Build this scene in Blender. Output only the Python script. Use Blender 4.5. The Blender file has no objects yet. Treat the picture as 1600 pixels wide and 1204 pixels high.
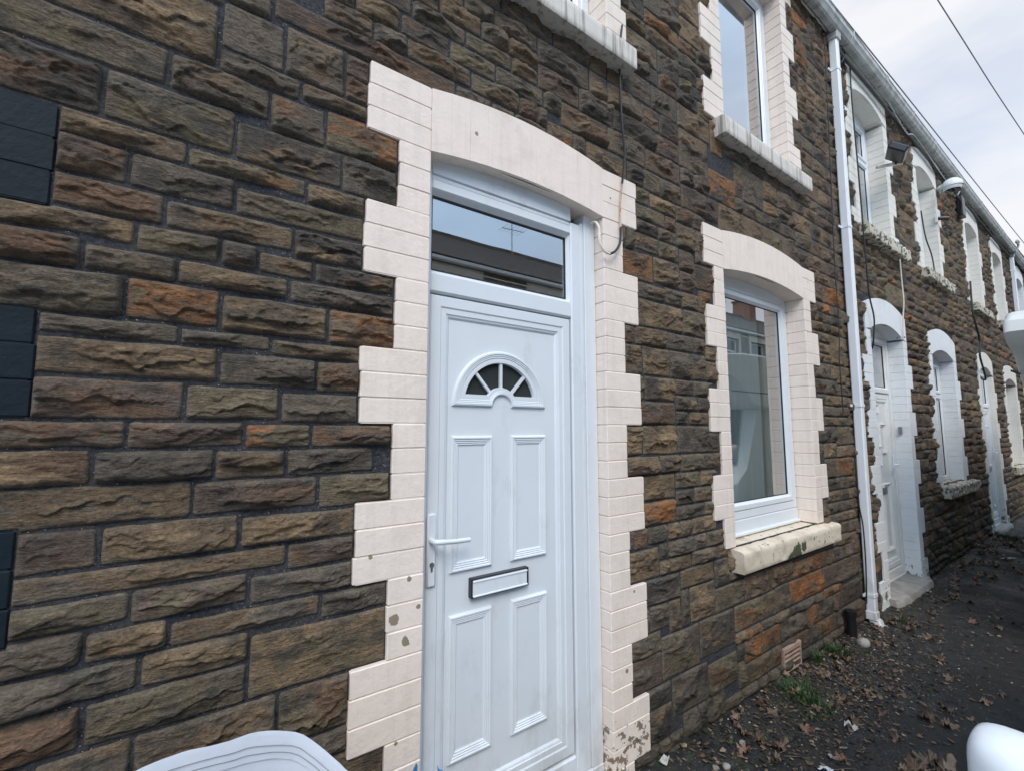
import bpy, math, random
import numpy as np
from mathutils import Vector, Matrix
random.seed(7)
SC = bpy.context.scene
COL = SC.collection
# ---------------------------------------------------------------- camera
CAM_D, CAM_H = 1.45, 1.68
GZ = 0.13                                   # pavement level
cam = bpy.data.cameras.new('camera'); camo = bpy.data.objects.new('camera', cam); COL.objects.link(camo)
pitch = math.atan2(67, 700)
xw = Vector((1000, -67, 700)).normalized()
zw = Vector((0, math.cos(pitch), math.sin(pitch))); zw = (zw - xw*zw.dot(xw)).normalized()
yw = -zw.cross(xw)
if yw.z < 0: yw = -yw
right = Vector((xw.x, yw.x, zw.x)); up = Vector((xw.y, yw.y, zw.y)); fwd = Vector((xw.z, yw.z, zw.z))
M = Matrix.Identity(4)
for i in range(3):
    M[i][0] = right[i]; M[i][1] = up[i]; M[i][2] = -fwd[i]
M.translation = Vector((0, -CAM_D, CAM_H))
camo.matrix_world = M
cam.sensor_width = 36; cam.lens = 15.75; cam.clip_start = 0.05; cam.clip_end = 2000
SC.camera = camo
def P(px, py, Y=0.0):
    d = right*(px-800) + up*(602-py) + fwd*700
    t = (Y+CAM_D)/d.y
    return Vector((d.x*t, Y, CAM_H+d.z*t))
def G(px, py, Z=GZ):
    d = right*(px-800) + up*(602-py) + fwd*700
    t = (Z-CAM_H)/d.z
    return Vector((d.x*t, -CAM_D+d.y*t, Z))
# ---------------------------------------------------------------- sky, sun, exposure
SUN_EL, SUN_AZ = math.radians(46), math.radians(212)      # azimuth measured clockwise from +y
sd = Vector((math.sin(SUN_AZ)*math.cos(SUN_EL), math.cos(SUN_AZ)*math.cos(SUN_EL), math.sin(SUN_EL)))
w = bpy.data.worlds.new('World'); SC.world = w; w.use_nodes = True
nt = w.node_tree; nt.nodes.clear()
def N(nt, t, **k):
    n = nt.nodes.new(t)
    for a, b in k.items(): setattr(n, a, b)
    return n
out = N(nt, 'ShaderNodeOutputWorld'); bg = N(nt, 'ShaderNodeBackground'); bg.inputs[1].default_value = 0.12
sky = N(nt, 'ShaderNodeTexSky', sky_type='NISHITA'); sky.sun_disc = False
sky.sun_elevation = SUN_EL; sky.sun_rotation = SUN_AZ; sky.air_density = 1.0; sky.dust_density = 1.0
tc = N(nt, 'ShaderNodeTexCoord'); mp = N(nt, 'ShaderNodeMapping'); mp.inputs['Scale'].default_value = (1, 1, 3.2)
mp.inputs['Location'].default_value = (2.3, .4, .1)
no = N(nt, 'ShaderNodeTexNoise'); no.inputs['Scale'].default_value = 1.6; no.inputs['Detail'].default_value = 6; no.inputs['Roughness'].default_value = .52
rp = N(nt, 'ShaderNodeMapRange'); rp.inputs[1].default_value = .40; rp.inputs[2].default_value = .56
rp.inputs[3].default_value = .66; rp.inputs[4].default_value = 1.0
dt = N(nt, 'ShaderNodeVectorMath', operation='DOT_PRODUCT'); dt.inputs[1].default_value = sd
rb = N(nt, 'ShaderNodeMapRange'); rb.inputs[1].default_value = .12; rb.inputs[2].default_value = 1.0
rb.inputs[3].default_value = 7.7; rb.inputs[4].default_value = 16.0
n2 = N(nt, 'ShaderNodeTexNoise'); n2.inputs['Scale'].default_value = 3.0; n2.inputs['Detail'].default_value = 5
r2 = N(nt, 'ShaderNodeMapRange'); r2.inputs[3].default_value = .93; r2.inputs[4].default_value = 1.08
mm = N(nt, 'ShaderNodeMath', operation='MULTIPLY')
cc = N(nt, 'ShaderNodeVectorMath', operation='SCALE'); 
mx = N(nt, 'ShaderNodeMix', data_type='RGBA')
sk2 = N(nt, 'ShaderNodeVectorMath', operation='SCALE'); sk2.inputs['Scale'].default_value = 1.8
L = nt.links.new
L(tc.outputs['Generated'], mp.inputs[0]); L(mp.outputs[0], no.inputs[0]); L(no.outputs[0], rp.inputs[0])
L(mp.outputs[0], n2.inputs[0]); L(n2.outputs[0], r2.inputs[0])
L(tc.outputs['Generated'], dt.inputs[0]); L(dt.outputs['Value'], rb.inputs[0])
bl = N(nt, 'ShaderNodeMapRange'); bl.inputs[1].default_value = .12; bl.inputs[2].default_value = .5
bc = N(nt, 'ShaderNodeMix', data_type='RGBA'); bc.inputs['A'].default_value = (.975, .99, 1.03, 1); bc.inputs['B'].default_value = (.65, .87, 1.17, 1)
L(dt.outputs['Value'], bl.inputs[0]); L(bl.outputs[0], bc.inputs['Factor']); L(bc.outputs['Result'], cc.inputs[0])
L(rb.outputs[0], mm.inputs[0]); L(r2.outputs[0], mm.inputs[1]); L(mm.outputs[0], cc.inputs['Scale'])
L(sky.outputs[0], sk2.inputs[0]); L(rp.outputs[0], mx.inputs['Factor']); L(sk2.outputs[0], mx.inputs['A']); L(cc.outputs[0], mx.inputs['B'])
L(mx.outputs['Result'], bg.inputs[0]); L(bg.outputs[0], out.inputs[0])
sl = bpy.data.lights.new('sun', 'SUN'); sl.energy = 1.95; sl.angle = math.radians(28); sl.color = (1, .90, .78)
slo = bpy.data.objects.new('sun', sl); COL.objects.link(slo); slo.rotation_euler = sd.to_track_quat('Z', 'Y').to_euler()
slo.location = (0, -5, 12)
SC.view_settings.view_transform = 'Standard'; SC.view_settings.look = 'None'
SC.view_settings.exposure = 0.05; SC.view_settings.gamma = 1.0
SC.cycles.max_bounces = 8; SC.cycles.transparent_max_bounces = 12
# ---------------------------------------------------------------- noise (numpy)
def _h(ix, iy, iz):
    n = (ix*374761393 + iy*668265263 + iz*2147483647*0 + iz*1274126177) & 0xffffffff
    n = ((n ^ (n >> 13))*1274126177) & 0xffffffff
    n = ((n ^ (n >> 16))*2246822519) & 0xffffffff
    return ((n ^ (n >> 15)) & 0xffffff)/float(0xffffff)
def vn(x, y, z):
    x = np.asarray(x, float); y = np.asarray(y, float)+0*x; z = np.asarray(z, float)+0*x
    fx, fy, fz = np.floor(x), np.floor(y), np.floor(z)
    ix, iy, iz = fx.astype(np.int64), fy.astype(np.int64), fz.astype(np.int64)
    u, v, q = x-fx, y-fy, z-fz
    u = u*u*(3-2*u); v = v*v*(3-2*v); q = q*q*(3-2*q)
    def l(a, b, t): return a+(b-a)*t
    def c(dz):
        return l(l(_h(ix, iy, iz+dz), _h(ix+1, iy, iz+dz), u), l(_h(ix, iy+1, iz+dz), _h(ix+1, iy+1, iz+dz), u), v)
    return l(c(0), c(1), q)
def fbm(x, y, z, o=4, r=.5):
    s = 0; a = 1; t = 0
    for i in range(o):
        s = s+a*vn(x*2**i+i*17.3, y*2**i+i*9.1, z+i*5.7); t += a; a *= r
    return s/t
def sst(a, b, x):
    t = np.clip((x-a)/(b-a), 0, 1); return t*t*(3-2*t)
# ---------------------------------------------------------------- materials
def mat(name): 
    m = bpy.data.materials.new(name); m.use_nodes = True
    return m, m.node_tree, m.node_tree.nodes['Principled BSDF']
def noise_node(nt, scale, detail=5, rough=.55, stretch=None, obj=True):
    tc = N(nt, 'ShaderNodeTexCoord'); n = N(nt, 'ShaderNodeTexNoise')
    n.inputs['Scale'].default_value = scale; n.inputs['Detail'].default_value = detail; n.inputs['Roughness'].default_value = rough
    mp = N(nt, 'ShaderNodeMapping')
    if stretch: mp.inputs['Scale'].default_value = stretch
    g = N(nt, 'ShaderNodeNewGeometry')
    nt.links.new(g.outputs['Position'], mp.inputs[0]); nt.links.new(mp.outputs[0], n.inputs[0])
    return n
def maprange(nt, src, a, b, c, d):
    r = N(nt, 'ShaderNodeMapRange'); nt.links.new(src, r.inputs[0])
    for i, v in enumerate((a, b, c, d)): r.inputs[i+1].default_value = v
    return r.outputs[0]
def mixc(nt, f, a, b, blend='MIX'):
    m = N(nt, 'ShaderNodeMix', data_type='RGBA', blend_type=blend)
    for k, v in (('Factor', f), ('A', a), ('B', b)):
        if hasattr(v, 'is_linked') or hasattr(v, 'links'): nt.links.new(v, m.inputs[k])
        elif k == 'Factor': m.inputs[k].default_value = v
        else: m.inputs[k].default_value = (*v, 1)
    return m.outputs['Result']
def bump(nt, b, src, strength, dist):
    n = N(nt, 'ShaderNodeBump'); n.inputs['Strength'].default_value = strength; n.inputs['Distance'].default_value = dist
    nt.links.new(src, n.inputs['Height']); nt.links.new(n.outputs[0], b.inputs['Normal']); return n
def gray(nt, src):
    c = N(nt, 'ShaderNodeCombineColor')
    for i in range(3): nt.links.new(src, c.inputs[i])
    return c.outputs[0]
def math2(nt, op, a, b):
    n = N(nt, 'ShaderNodeMath', operation=op)
    for i, v in enumerate((a, b)):
        if hasattr(v, 'links'): nt.links.new(v, n.inputs[i])
        else: n.inputs[i].default_value = v
    return n.outputs[0]
MT = {}
def simple(name, col, rough=.6, var=.08, scale=12, bs=.15, bd=.002, metal=0, spec=.5, lowd=None, dirt=None, dscale=4, dth=(.55, .75)):
    m, nt, b = mat(name)
    n = noise_node(nt, scale)
    f = maprange(nt, n.outputs[0], .3, .7, 1-var, 1+var)
    c = mixc(nt, 1.0, col, gray(nt, f), 'MULTIPLY')
    if dirt:
        n3 = noise_node(nt, dscale, 6, .65)
        c = mixc(nt, maprange(nt, n3.outputs[0], dth[0], dth[1], 0, .85), c, dirt)
    if lowd:
        g = N(nt, 'ShaderNodeNewGeometry'); sx = N(nt, 'ShaderNodeSeparateXYZ'); nt.links.new(g.outputs['Position'], sx.inputs[0])
        n8 = noise_node(nt, 9, 6, .7, (1, 1, .45))
        c = mixc(nt, maprange(nt, math2(nt, 'ADD', n8.outputs[0], maprange(nt, sx.outputs['Z'], .2, .75, .26, 0)), .58, .95, 0, lowd), c, (.30, .27, .22))
    nt.links.new(c, b.inputs['Base Color'])
    b.inputs['Roughness'].default_value = rough; b.inputs['Metallic'].default_value = metal
    b.inputs['Specular IOR Level'].default_value = spec
    if bs: 
        n4 = noise_node(nt, scale*6, 4); bump(nt, b, n4.outputs[0], bs, bd)
    MT[name] = m; return m
# stone: colours come with each stone as a vertex colour
m, nt, b = mat('stone')
at = N(nt, 'ShaderNodeAttribute', attribute_name='Col')
n1 = noise_node(nt, 38, 6, .65, (1, 1, 2.4)); n2_ = noise_node(nt, 150, 4, .6, (1, 1, 1.5)); n3 = noise_node(nt, 9, 4, .6, (1, 1, 1.6)); n5_ = noise_node(nt, 22, 7, .72, (1, 1, 6))
f1 = math2(nt, 'MULTIPLY', maprange(nt, n1.outputs[0], .28, .72, .66, 1.34), maprange(nt, n5_.outputs[0], .3, .7, .72, 1.28))
f2 = maprange(nt, n2_.outputs[0], .3, .7, .66, 1.34)
c = mixc(nt, 1.0, at.outputs['Color'], gray(nt, math2(nt, 'MULTIPLY', f1, f2)), 'MULTIPLY')
c = mixc(nt, maprange(nt, n3.outputs[0], .5, .72, 0, .35), c, (.125, .108, .082))
sp = noise_node(nt, 260, 2, .5)
c = mixc(nt, maprange(nt, sp.outputs[0], .735, .76, 0, .6), c, (.42, .41, .38))
nt.links.new(c, b.inputs['Base Color']); b.inputs['Roughness'].default_value = .82; b.inputs['Specular IOR Level'].default_value = .22
bump(nt, b, math2(nt, 'ADD', math2(nt, 'ADD', n1.outputs[0], math2(nt, 'MULTIPLY', n5_.outputs[0], .8)), math2(nt, 'MULTIPLY', n2_.outputs[0], .5)), 1.0, .009)
MT['stone'] = m

m, nt, b = mat('mortar')
n1 = noise_node(nt, 90, 5, .7); n2_ = noise_node(nt, 240, 2, .5); n3 = noise_node(nt, 5, 3)
c = mixc(nt, maprange(nt, n1.outputs[0], .35, .65, 0, 1), (.020, .022, .027), (.066, .067, .073))
c = mixc(nt, maprange(nt, n3.outputs[0], .45, .7, 0, .35), c, (.10, .09, .075))
c = mixc(nt, maprange(nt, n2_.outputs[0], .69, .72, 0, .8), c, (.5, .49, .46))
nt.links.new(c, b.inputs['Base Color']); b.inputs['Roughness'].default_value = .95; b.inputs['Specular IOR Level'].default_value = .2
bump(nt, b, n1.outputs[0], 1.0, .006)
MT['mortar'] = m
def paint(name, col, under=(.24, .18, .13), chips=(.735, .76), lowchips=True, dirtc=(.40, .33, .25), dirt=.35, streak=0.0, spots=(), spotc=(.27, .22, .15), spoty=-.012):
    m, nt, b = mat(name)
    n1 = noise_node(nt, 7, 5, .6); n2_ = noise_node(nt, 26, 4, .6); n3 = noise_node(nt, 70, 3, .6)
    c = mixc(nt, maprange(nt, n1.outputs[0], .5, .78, 0, dirt), col, dirtc)
    c = mixc(nt, maprange(nt, n3.outputs[0], .3, .7, 0, .12), c, tuple(x*.8 for x in col))
    if streak:
        n5 = noise_node(nt, 30, 3, .6, (1, 1, .06))
        c = mixc(nt, maprange(nt, n5.outputs[0], .5, .66, 0, streak), c, (.16, .14, .11))
    g = N(nt, 'ShaderNodeNewGeometry'); sx = N(nt, 'ShaderNodeSeparateXYZ'); nt.links.new(g.outputs['Position'], sx.inputs[0])
    low = maprange(nt, sx.outputs['Z'], .25, .62, .22, 0) if lowchips else maprange(nt, sx.outputs['Z'], 0, 1, 0, 0)
    v = math2(nt, 'ADD', n2_.outputs[0], low)
    c = mixc(nt, maprange(nt, v, chips[0], chips[1], 0, 1), c, under)
    n6 = noise_node(nt, 11, 3, .5)
    c = mixc(nt, maprange(nt, math2(nt, 'ADD', n6.outputs[0], low), .79, .84, 0, .9), c, (.10, .095, .06))
    for (qx, qz, qr) in spots:
        d_ = N(nt, 'ShaderNodeVectorMath', operation='DISTANCE'); nt.links.new(g.outputs['Position'], d_.inputs[0]); d_.inputs[1].default_value = (qx, spoty, qz)
        wob = math2(nt, 'ADD', d_.outputs['Value'], maprange(nt, n2_.outputs[0], .3, .7, -qr*.5, qr*.5))
        c = mixc(nt, maprange(nt, wob, qr*.92, qr*1.05, 1, 0), c, spotc)
    nt.links.new(c, b.inputs['Base Color']); b.inputs['Roughness'].default_value = .62
    bump(nt, b, math2(nt, 'ADD', math2(nt, 'MULTIPLY', n2_.outputs[0], .8), math2(nt, 'MULTIPLY', n3.outputs[0], .35)), .5, .006)
    MT[name] = m
paint('pink_paint', (.845, .725, .625), chips=(.75, .765), dirt=.28, streak=.07, spots=((.549, 1.073, .014), (.590, .998, .015), (.634, 1.095, .009), (.566, .70, .006), (1.70, .93, .008), (1.60, 2.80, .006), (.84, 2.83, .008), (1.705, .35, .010), (.47, 1.28, .007), (3.80, 2.80, .008), (1.64, .60, .008), (.60, 1.19, .007)))
paint('white_paint', (.76, .77, .77), under=(.25, .24, .22), chips=(.80, .82), dirtc=(.5, .47, .42), dirt=.3)
paint('cream_paint', (.74, .71, .64), under=(.25, .24, .22), dirtc=(.5, .46, .4), dirt=.4)
paint('sill_paint', (.70, .60, .47), under=(.16, .17, .10), chips=(.63, .65), dirtc=(.33, .24, .13), dirt=.8, spots=((3.22, .885, .060), (3.32, .91, .035), (3.13, .865, .04)), spotc=(.085, .09, .05), spoty=-.08)
paint('grey_sill', (.66, .61, .54), under=(.25, .23, .20), chips=(.72, .75), dirt=.4, streak=.7, lowchips=False)
paint('rough_sill', (.56, .51, .40), under=(.07, .068, .055), chips=(.50, .56), dirt=.9, lowchips=False)
paint('navy_paint', (.006, .013, .019), under=(.08, .08, .08), chips=(.80, .82), dirtc=(.012, .022, .03), dirt=.5)
MT['navy_paint'].node_tree.nodes['Principled BSDF'].inputs['Specular IOR Level'].default_value = .2
simple('upvc', (.71, .745, .77), .28, .025, 5, .03, .001, lowd=.5)
simple('upvc_old', (.72, .72, .70), .4, .05, 8, .05, .001, dirt=(.5, .48, .43), dscale=9, dth=(.6, .85))
simple('pipe_white', (.78, .80, .82), .33, .03, 6, .03, .001, lowd=.8, dirt=(.5, .49, .46), dscale=14, dth=(.66, .85))
simple('black_plastic', (.012, .012, .014), .35, .1, 20, .05)
simple('black_rubber', (.02, .02, .022), .6, .1, 20, .05)
simple('gutter_grey', (.50, .50, .48), .5, .15, 7, .1, .002, dirt=(.17, .18, .14), dscale=10, dth=(.45, .75))
simple('fascia_white', (.74, .75, .74), .5, .06, 9, .1, .002, dirt=(.3, .3, .27), dscale=10, dth=(.55, .8))
simple('wire_grey', (.22, .22, .23), .6, .1, 9); simple('timber_dark', (.08, .075, .07), .8, .2, 9)
simple('slate', (.075, .078, .085), .6, .3, 5, .3, .004, dirt=(.13, .13, .10), dscale=6)
simple('concrete', (.30, .28, .25), .85, .2, 10, .4, .003, dirt=(.10, .10, .08), dscale=6, dth=(.5, .75))
simple('terracotta', (.33, .22, .165), .85, .2, 12, .4, .003, dirt=(.2, .15, .12), dscale=14)
simple('steel', (.35, .35, .34), .35, .05, 20, 0, 0, metal=.9)
simple('rust_paint', (.55, .42, .33), .7, .2, 30, .2, .001, dirt=(.25, .12, .06), dscale=30, dth=(.5, .65))
simple('cream_cable', (.72, .66, .58), .6, .1, 30)
simple('room_wall', (.66, .68, .67), .9, .04, 3, 0)
simple('room_floor', (.12, .09, .07), .8, .1, 5, 0)
simple('car_white', (.78, .80, .82), .18, .01, 4, 0, 0)
simple('van_white', (.72, .73, .69), .3, .03, 5, 0, 0, dirt=(.55, .54, .5), dscale=5)
simple('tyre', (.02, .02, .02), .85, .1, 30, .2)
simple('dark_glass', (.01, .012, .014), .05, .02, 3, 0, 0)
simple('red_plastic', (.35, .02, .015), .25, .05, 5, 0, 0)
simple('brick_red', (.22, .11, .07), .9, .3, 14, .5, .004)
simple('render_cream', (.68, .65, .58), .9, .1, 6, .3, .003)
simple('opp_stone', (.20, .17, .13), .9, .5, 9, .9, .02, dirt=(.05, .05, .05), dscale=7)
simple('blue_plastic', (.10, .32, .62), .4, .1, 20, .2, .002)
simple('tile_brown', (.13, .11, .095), .7, .35, 5, .3, .004); simple('clay', (.30, .13, .08), .8, .2, 9)
m, nt, b = mat('bag_white')
n1 = noise_node(nt, 6, 4); wv = N(nt, 'ShaderNodeTexWave'); wv.inputs['Scale'].default_value = 190; wv.inputs['Distortion'].default_value = .4
g = N(nt, 'ShaderNodeNewGeometry'); nt.links.new(g.outputs['Position'], wv.inputs[0])
c = mixc(nt, maprange(nt, n1.outputs[0], .4, .75, 0, .6), (.72, .75, .80), (.56, .58, .63))
nt.links.new(c, b.inputs['Base Color']); b.inputs['Roughness'].default_value = .5
bump(nt, b, math2(nt, 'ADD', wv.outputs['Fac'], math2(nt, 'MULTIPLY', n1.outputs[0], 9)), .6, .004)
MT['bag_white'] = m
def curtain_mat(name, col, tr):
    m, nt, b = mat(name)
    b.inputs['Base Color'].default_value = (*col, 1); b.inputs['Roughness'].default_value = .9
    t = N(nt, 'ShaderNodeBsdfTransparent'); x = N(nt, 'ShaderNodeMixShader'); x.inputs[0].default_value = tr
    o = nt.nodes['Material Output']
    tl = N(nt, 'ShaderNodeBsdfTranslucent'); tl.inputs[0].default_value = (*col, 1)
    y = N(nt, 'ShaderNodeMixShader'); y.inputs[0].default_value = .4
    nt.links.new(b.outputs[0], y.inputs[1]); nt.links.new(tl.outputs[0], y.inputs[2])
    nt.links.new(y.outputs[0], x.inputs[1]); nt.links.new(t.outputs[0], x.inputs[2]); nt.links.new(x.outputs[0], o.inputs[0])
    MT[name] = m
curtain_mat('net_curtain', (.85, .90, .94), .10)
curtain_mat('thick_curtain', (.80, .78, .70), .02)
def glass(name, tint, extra, rough=0.0):
    m, nt, b = mat(name); nt.nodes.remove(b)
    o = nt.nodes['Material Output']
    tr = N(nt, 'ShaderNodeBsdfTransparent'); tr.inputs[0].default_value = (*tint, 1)
    gl = N(nt, 'ShaderNodeBsdfGlossy'); gl.inputs['Roughness'].default_value = rough
    fr = N(nt, 'ShaderNodeFresnel'); fr.inputs[0].default_value = 1.5
    f = math2(nt, 'MINIMUM', math2(nt, 'MULTIPLY', math2(nt, 'ADD', fr.outputs[0], extra), 1.7), 1.0)
    gb = N(nt, 'ShaderNodeNewGeometry'); f = math2(nt, 'MULTIPLY', f, math2(nt, 'SUBTRACT', 1.0, gb.outputs['Backfacing']))
    x = N(nt, 'ShaderNodeMixShader'); nt.links.new(f, x.inputs[0]); nt.links.new(tr.outputs[0], x.inputs[1]); nt.links.new(gl.outputs[0], x.inputs[2])
    nt.links.new(x.outputs[0], o.inputs[0]); MT[name] = m
    n = noise_node(nt, 1.6, 2); bu = N(nt, 'ShaderNodeBump'); bu.inputs['Strength'].default_value = .05; bu.inputs['Distance'].default_value = .01
    nt.links.new(n.outputs[0], bu.inputs['Height']); nt.links.new(bu.outputs[0], gl.inputs['Normal'])
glass('window_glass', (.84, .90, .90), .22)
glass('fan_glass', (.26, .27, .26), .07, .03)
# ---------------------------------------------------------------- objects
def tag(o, label=None, cat=None, group=None, kind=None):
    if label: o['label'] = label
    if cat: o['category'] = cat
    if group: o['group'] = group
    if kind: o['kind'] = kind
    return o
def empty(name, loc=(0, 0, 0), parent=None):
    o = bpy.data.objects.new(name, None); COL.objects.link(o); o.location = loc
    o.empty_display_size = .2
    if parent: o.parent = parent
    return o
def thing(name, label, cat, loc=(0, 0, 0), group=None):
    return tag(empty(name, loc), label, cat, group)
class MB:
    def __init__(s): s.v = []; s.f = []; s.m = []; s.cur = 0
    def add(s, vs, fs, m=None):
        b = len(s.v); s.v += [tuple(v) for v in vs]; s.f += [tuple(i+b for i in f) for f in fs]
        s.m += [s.cur if m is None else m]*len(fs)
    def box(s, x0, x1, y0, y1, z0, z1, c=0, m=None):
        if x0 > x1: x0, x1 = x1, x0
        if y0 > y1: y0, y1 = y1, y0
        if z0 > z1: z0, z1 = z1, z0
        if c <= 0:
            vs = [(x, y, z) for x in (x0, x1) for y in (y0, y1) for z in (z0, z1)]
            s.add(vs, [(0, 1, 3, 2), (4, 6, 7, 5), (0, 4, 5, 1), (2, 3, 7, 6), (0, 2, 6, 4), (1, 5, 7, 3)], m); return
        c = min(c, (x1-x0)*.45, (y1-y0)*.45, (z1-z0)*.45)
        vs = []; idx = {}
        X = (x0, x1); Y = (y0, y1); Z = (z0, z1)
        for i in (0, 1):
            for j in (0, 1):
                for k in (0, 1):
                    sx, sy, sz = (1-2*i)*c, (1-2*j)*c, (1-2*k)*c
                    for a, v in enumerate(((X[i], Y[j]+sy, Z[k]+sz), (X[i]+sx, Y[j], Z[k]+sz), (X[i]+sx, Y[j]+sy, Z[k]))):
                        idx[(i, j, k, a)] = len(vs); vs.append(v)
        fs = []
        def q(*k): fs.append(tuple(idx[t] for t in k))
        for i in (0, 1): q((i, 0, 0, 0), (i, 0, 1, 0), (i, 1, 1, 0), (i, 1, 0, 0))
        for j in (0, 1): q((0, j, 0, 1), (1, j, 0, 1), (1, j, 1, 1), (0, j, 1, 1))
        for k in (0, 1): q((0, 0, k, 2), (0, 1, k, 2), (1, 1, k, 2), (1, 0, k, 2))
        for j in (0, 1):
            for k in (0, 1): q((0, j, k, 1), (0, j, k, 2), (1, j, k, 2), (1, j, k, 1))
        for i in (0, 1):
            for k in (0, 1): q((i, 0, k, 0), (i, 0, k, 2), (i, 1, k, 2), (i, 1, k, 0))
        for i in (0, 1):
            for j in (0, 1): q((i, j, 0, 0), (i, j, 0, 1), (i, j, 1, 1), (i, j, 1, 0))
        for i in (0, 1):
            for j in (0, 1):
                for k in (0, 1): q((i, j, k, 0), (i, j, k, 1), (i, j, k, 2))
        s.add(vs, fs, m)
    def prism(s, poly, y0, y1, m=None):            # poly in (x, z)
        n = len(poly)
        vs = [(x, y0, z) for x, z in poly]+[(x, y1, z) for x, z in poly]
        fs = [tuple(range(n)), tuple(range(2*n-1, n-1, -1))]+[(i, (i+1) % n, n+(i+1) % n, n+i) for i in range(n)]
        s.add(vs, fs, m)
    def tube(s, pts, r, seg=8, m=None, cap=True):
        pts = [Vector(p) for p in pts]; n = len(pts); rs = r if hasattr(r, '__len__') else [r]*n
        vs = []; prev = None
        for i, p in enumerate(pts):
            d = (pts[min(i+1, n-1)]-pts[max(i-1, 0)]).normalized()
            if prev is None:
                a = Vector((0, 0, 1)) if abs(d.z) < .9 else Vector((1, 0, 0)); u = d.cross(a).normalized()
            else: u = (prev-d*prev.dot(d)).normalized()
            prev = u; v = d.cross(u)
            for k in range(seg):
                t = 2*math.pi*k/seg; vs.append(p+(u*math.cos(t)+v*math.sin(t))*rs[i])
        fs = [(i*seg+k, i*seg+(k+1) % seg, (i+1)*seg+(k+1) % seg, (i+1)*seg+k) for i in range(n-1) for k in range(seg)]
        if cap: fs += [tuple(range(seg)), tuple(range((n-1)*seg, n*seg))]
        s.add(vs, fs, m)
    def grid(s, fn, nu, nv, m=None, closeu=False):
        vs = [fn(i/(nu if closeu else nu-1), j/(nv-1)) for j in range(nv) for i in range(nu)]
        uu = nu if closeu else nu-1
        fs = [(j*nu+i, j*nu+(i+1) % nu, (j+1)*nu+(i+1) % nu, (j+1)*nu+i) for j in range(nv-1) for i in range(uu)]
        s.add(vs, fs, m)
    def loft(s, loops, m=None, cap=True):
        n = len(loops[0]); vs = [v for l in loops for v in l]
        fs = [(j*n+i, j*n+(i+1) % n, (j+1)*n+(i+1) % n, (j+1)*n+i) for j in range(len(loops)-1) for i in range(n)]
        if cap: fs += [tuple(range(n)), tuple(range((len(loops)-1)*n, len(loops)*n))]
        s.add(vs, fs, m)
    def build(s, name, mats, parent=None, smooth=False, fixn=True):
        me = bpy.data.meshes.new(name); me.from_pydata(s.v, [], s.f)
        if isinstance(mats, str): mats = [mats]
        for k in mats: me.materials.append(MT[k])
        me.polygons.foreach_set('material_index', s.m)
        if fixn:
            import bmesh
            bm = bmesh.new(); bm.from_mesh(me); bmesh.ops.recalc_face_normals(bm, faces=bm.faces); bm.to_mesh(me); bm.free()
        if smooth: 
            me.polygons.foreach_set('use_smooth', [True]*len(me.polygons))
            me.set_sharp_from_angle(angle=math.radians(38))
        me.update()
        o = bpy.data.objects.new(name, me); COL.objects.link(o)
        if parent: o.parent = parent
        return o
def spline(pts, n=8):
    pts = [Vector(p) for p in pts]; out = []
    for i in range(len(pts)-1):
        p0 = pts[max(i-1, 0)]; p1 = pts[i]; p2 = pts[i+1]; p3 = pts[min(i+2, len(pts)-1)]
        for k in range(n):
            t = k/n
            out.append(.5*((2*p1)+(p2-p0)*t+(2*p0-5*p1+4*p2-p3)*t*t+(3*p1-p0-3*p2+p3)*t**3))
    out.append(pts[-1]); return out
# ---------------------------------------------------------------- openings of the terrace
PITCH = .2475
class Op:
    """one door or window opening with its painted quoins; x, z in metres on the wall face"""
    def __init__(s, x0, x1, zb, zt, nL, wL, nR, wR, rs=.03, re=.05, mat='pink_paint', full=0, first=0, depth=.12, sof=None, door=False, kind='', zref=None, face=0.0):
        s.__dict__.update(locals()); s.sof = zt-.245 if sof is None else sof
        s.blocks = []                                   # (x0, x1, z0, z1) of quoin blocks, top to bottom
        k = 0; z = zt if not full else zt-PITCH
        if full: k = first
        while z > zb+.02:
            z0 = max(z-PITCH, zb)
            wide = (k % 2 == 0)
            s.blocks.append((x0-(wL if wide else nL), x0, z0, z)); s.blocks.append((x1, x1+(wR if wide else nR), z0, z))
            z -= PITCH; k += 1
    def arcx(s): return s.x0-s.full, s.x1+s.full
    def ext(s, x):
        a, b = s.arcx(); t = np.clip((x-a)/(b-a), 0, 1)
        return s.zt+s.re*4*t*(1-t)
    def soff(s, x):
        t = np.clip((x-s.x0)/(s.x1-s.x0), 0, 1); return s.sof+s.rs*4*t*(1-t)
    def sdf(s, X, Z):
        d = np.full(X.shape, 9.0)
        def bx(a, b, c, e):
            dx = np.maximum(a-X, X-b); dz = np.maximum(c-Z, Z-e)
            return np.where((dx > 0) & (dz > 0), np.hypot(np.maximum(dx, 0), np.maximum(dz, 0)), np.maximum(dx, dz))
        for (a, b, c, e) in s.blocks: d = np.minimum(d, bx(a, b, c, e))
        d = np.minimum(d, bx(s.x0-.02, s.x1+.02, s.zb, s.zt-.01))
        a, b = s.arcx()
        d = np.minimum(d, bx(a, b, s.zt-PITCH, s.ext(X)))
        return d
    def spans(s, z0, z1):
        zm = (z0+z1)/2; r = []
        for (a, b, c, e) in s.blocks:
            if min(e, z1)-max(c, z0) > .35*(z1-z0): r.append((a, b))
        if min(s.zt+s.re*.6, z1)-max(s.zb, z0) > .35*(z1-z0):
            a, b = (s.x0, s.x1) if zm < s.zt-PITCH else s.arcx(); r.append((a, b))
        return r
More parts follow.
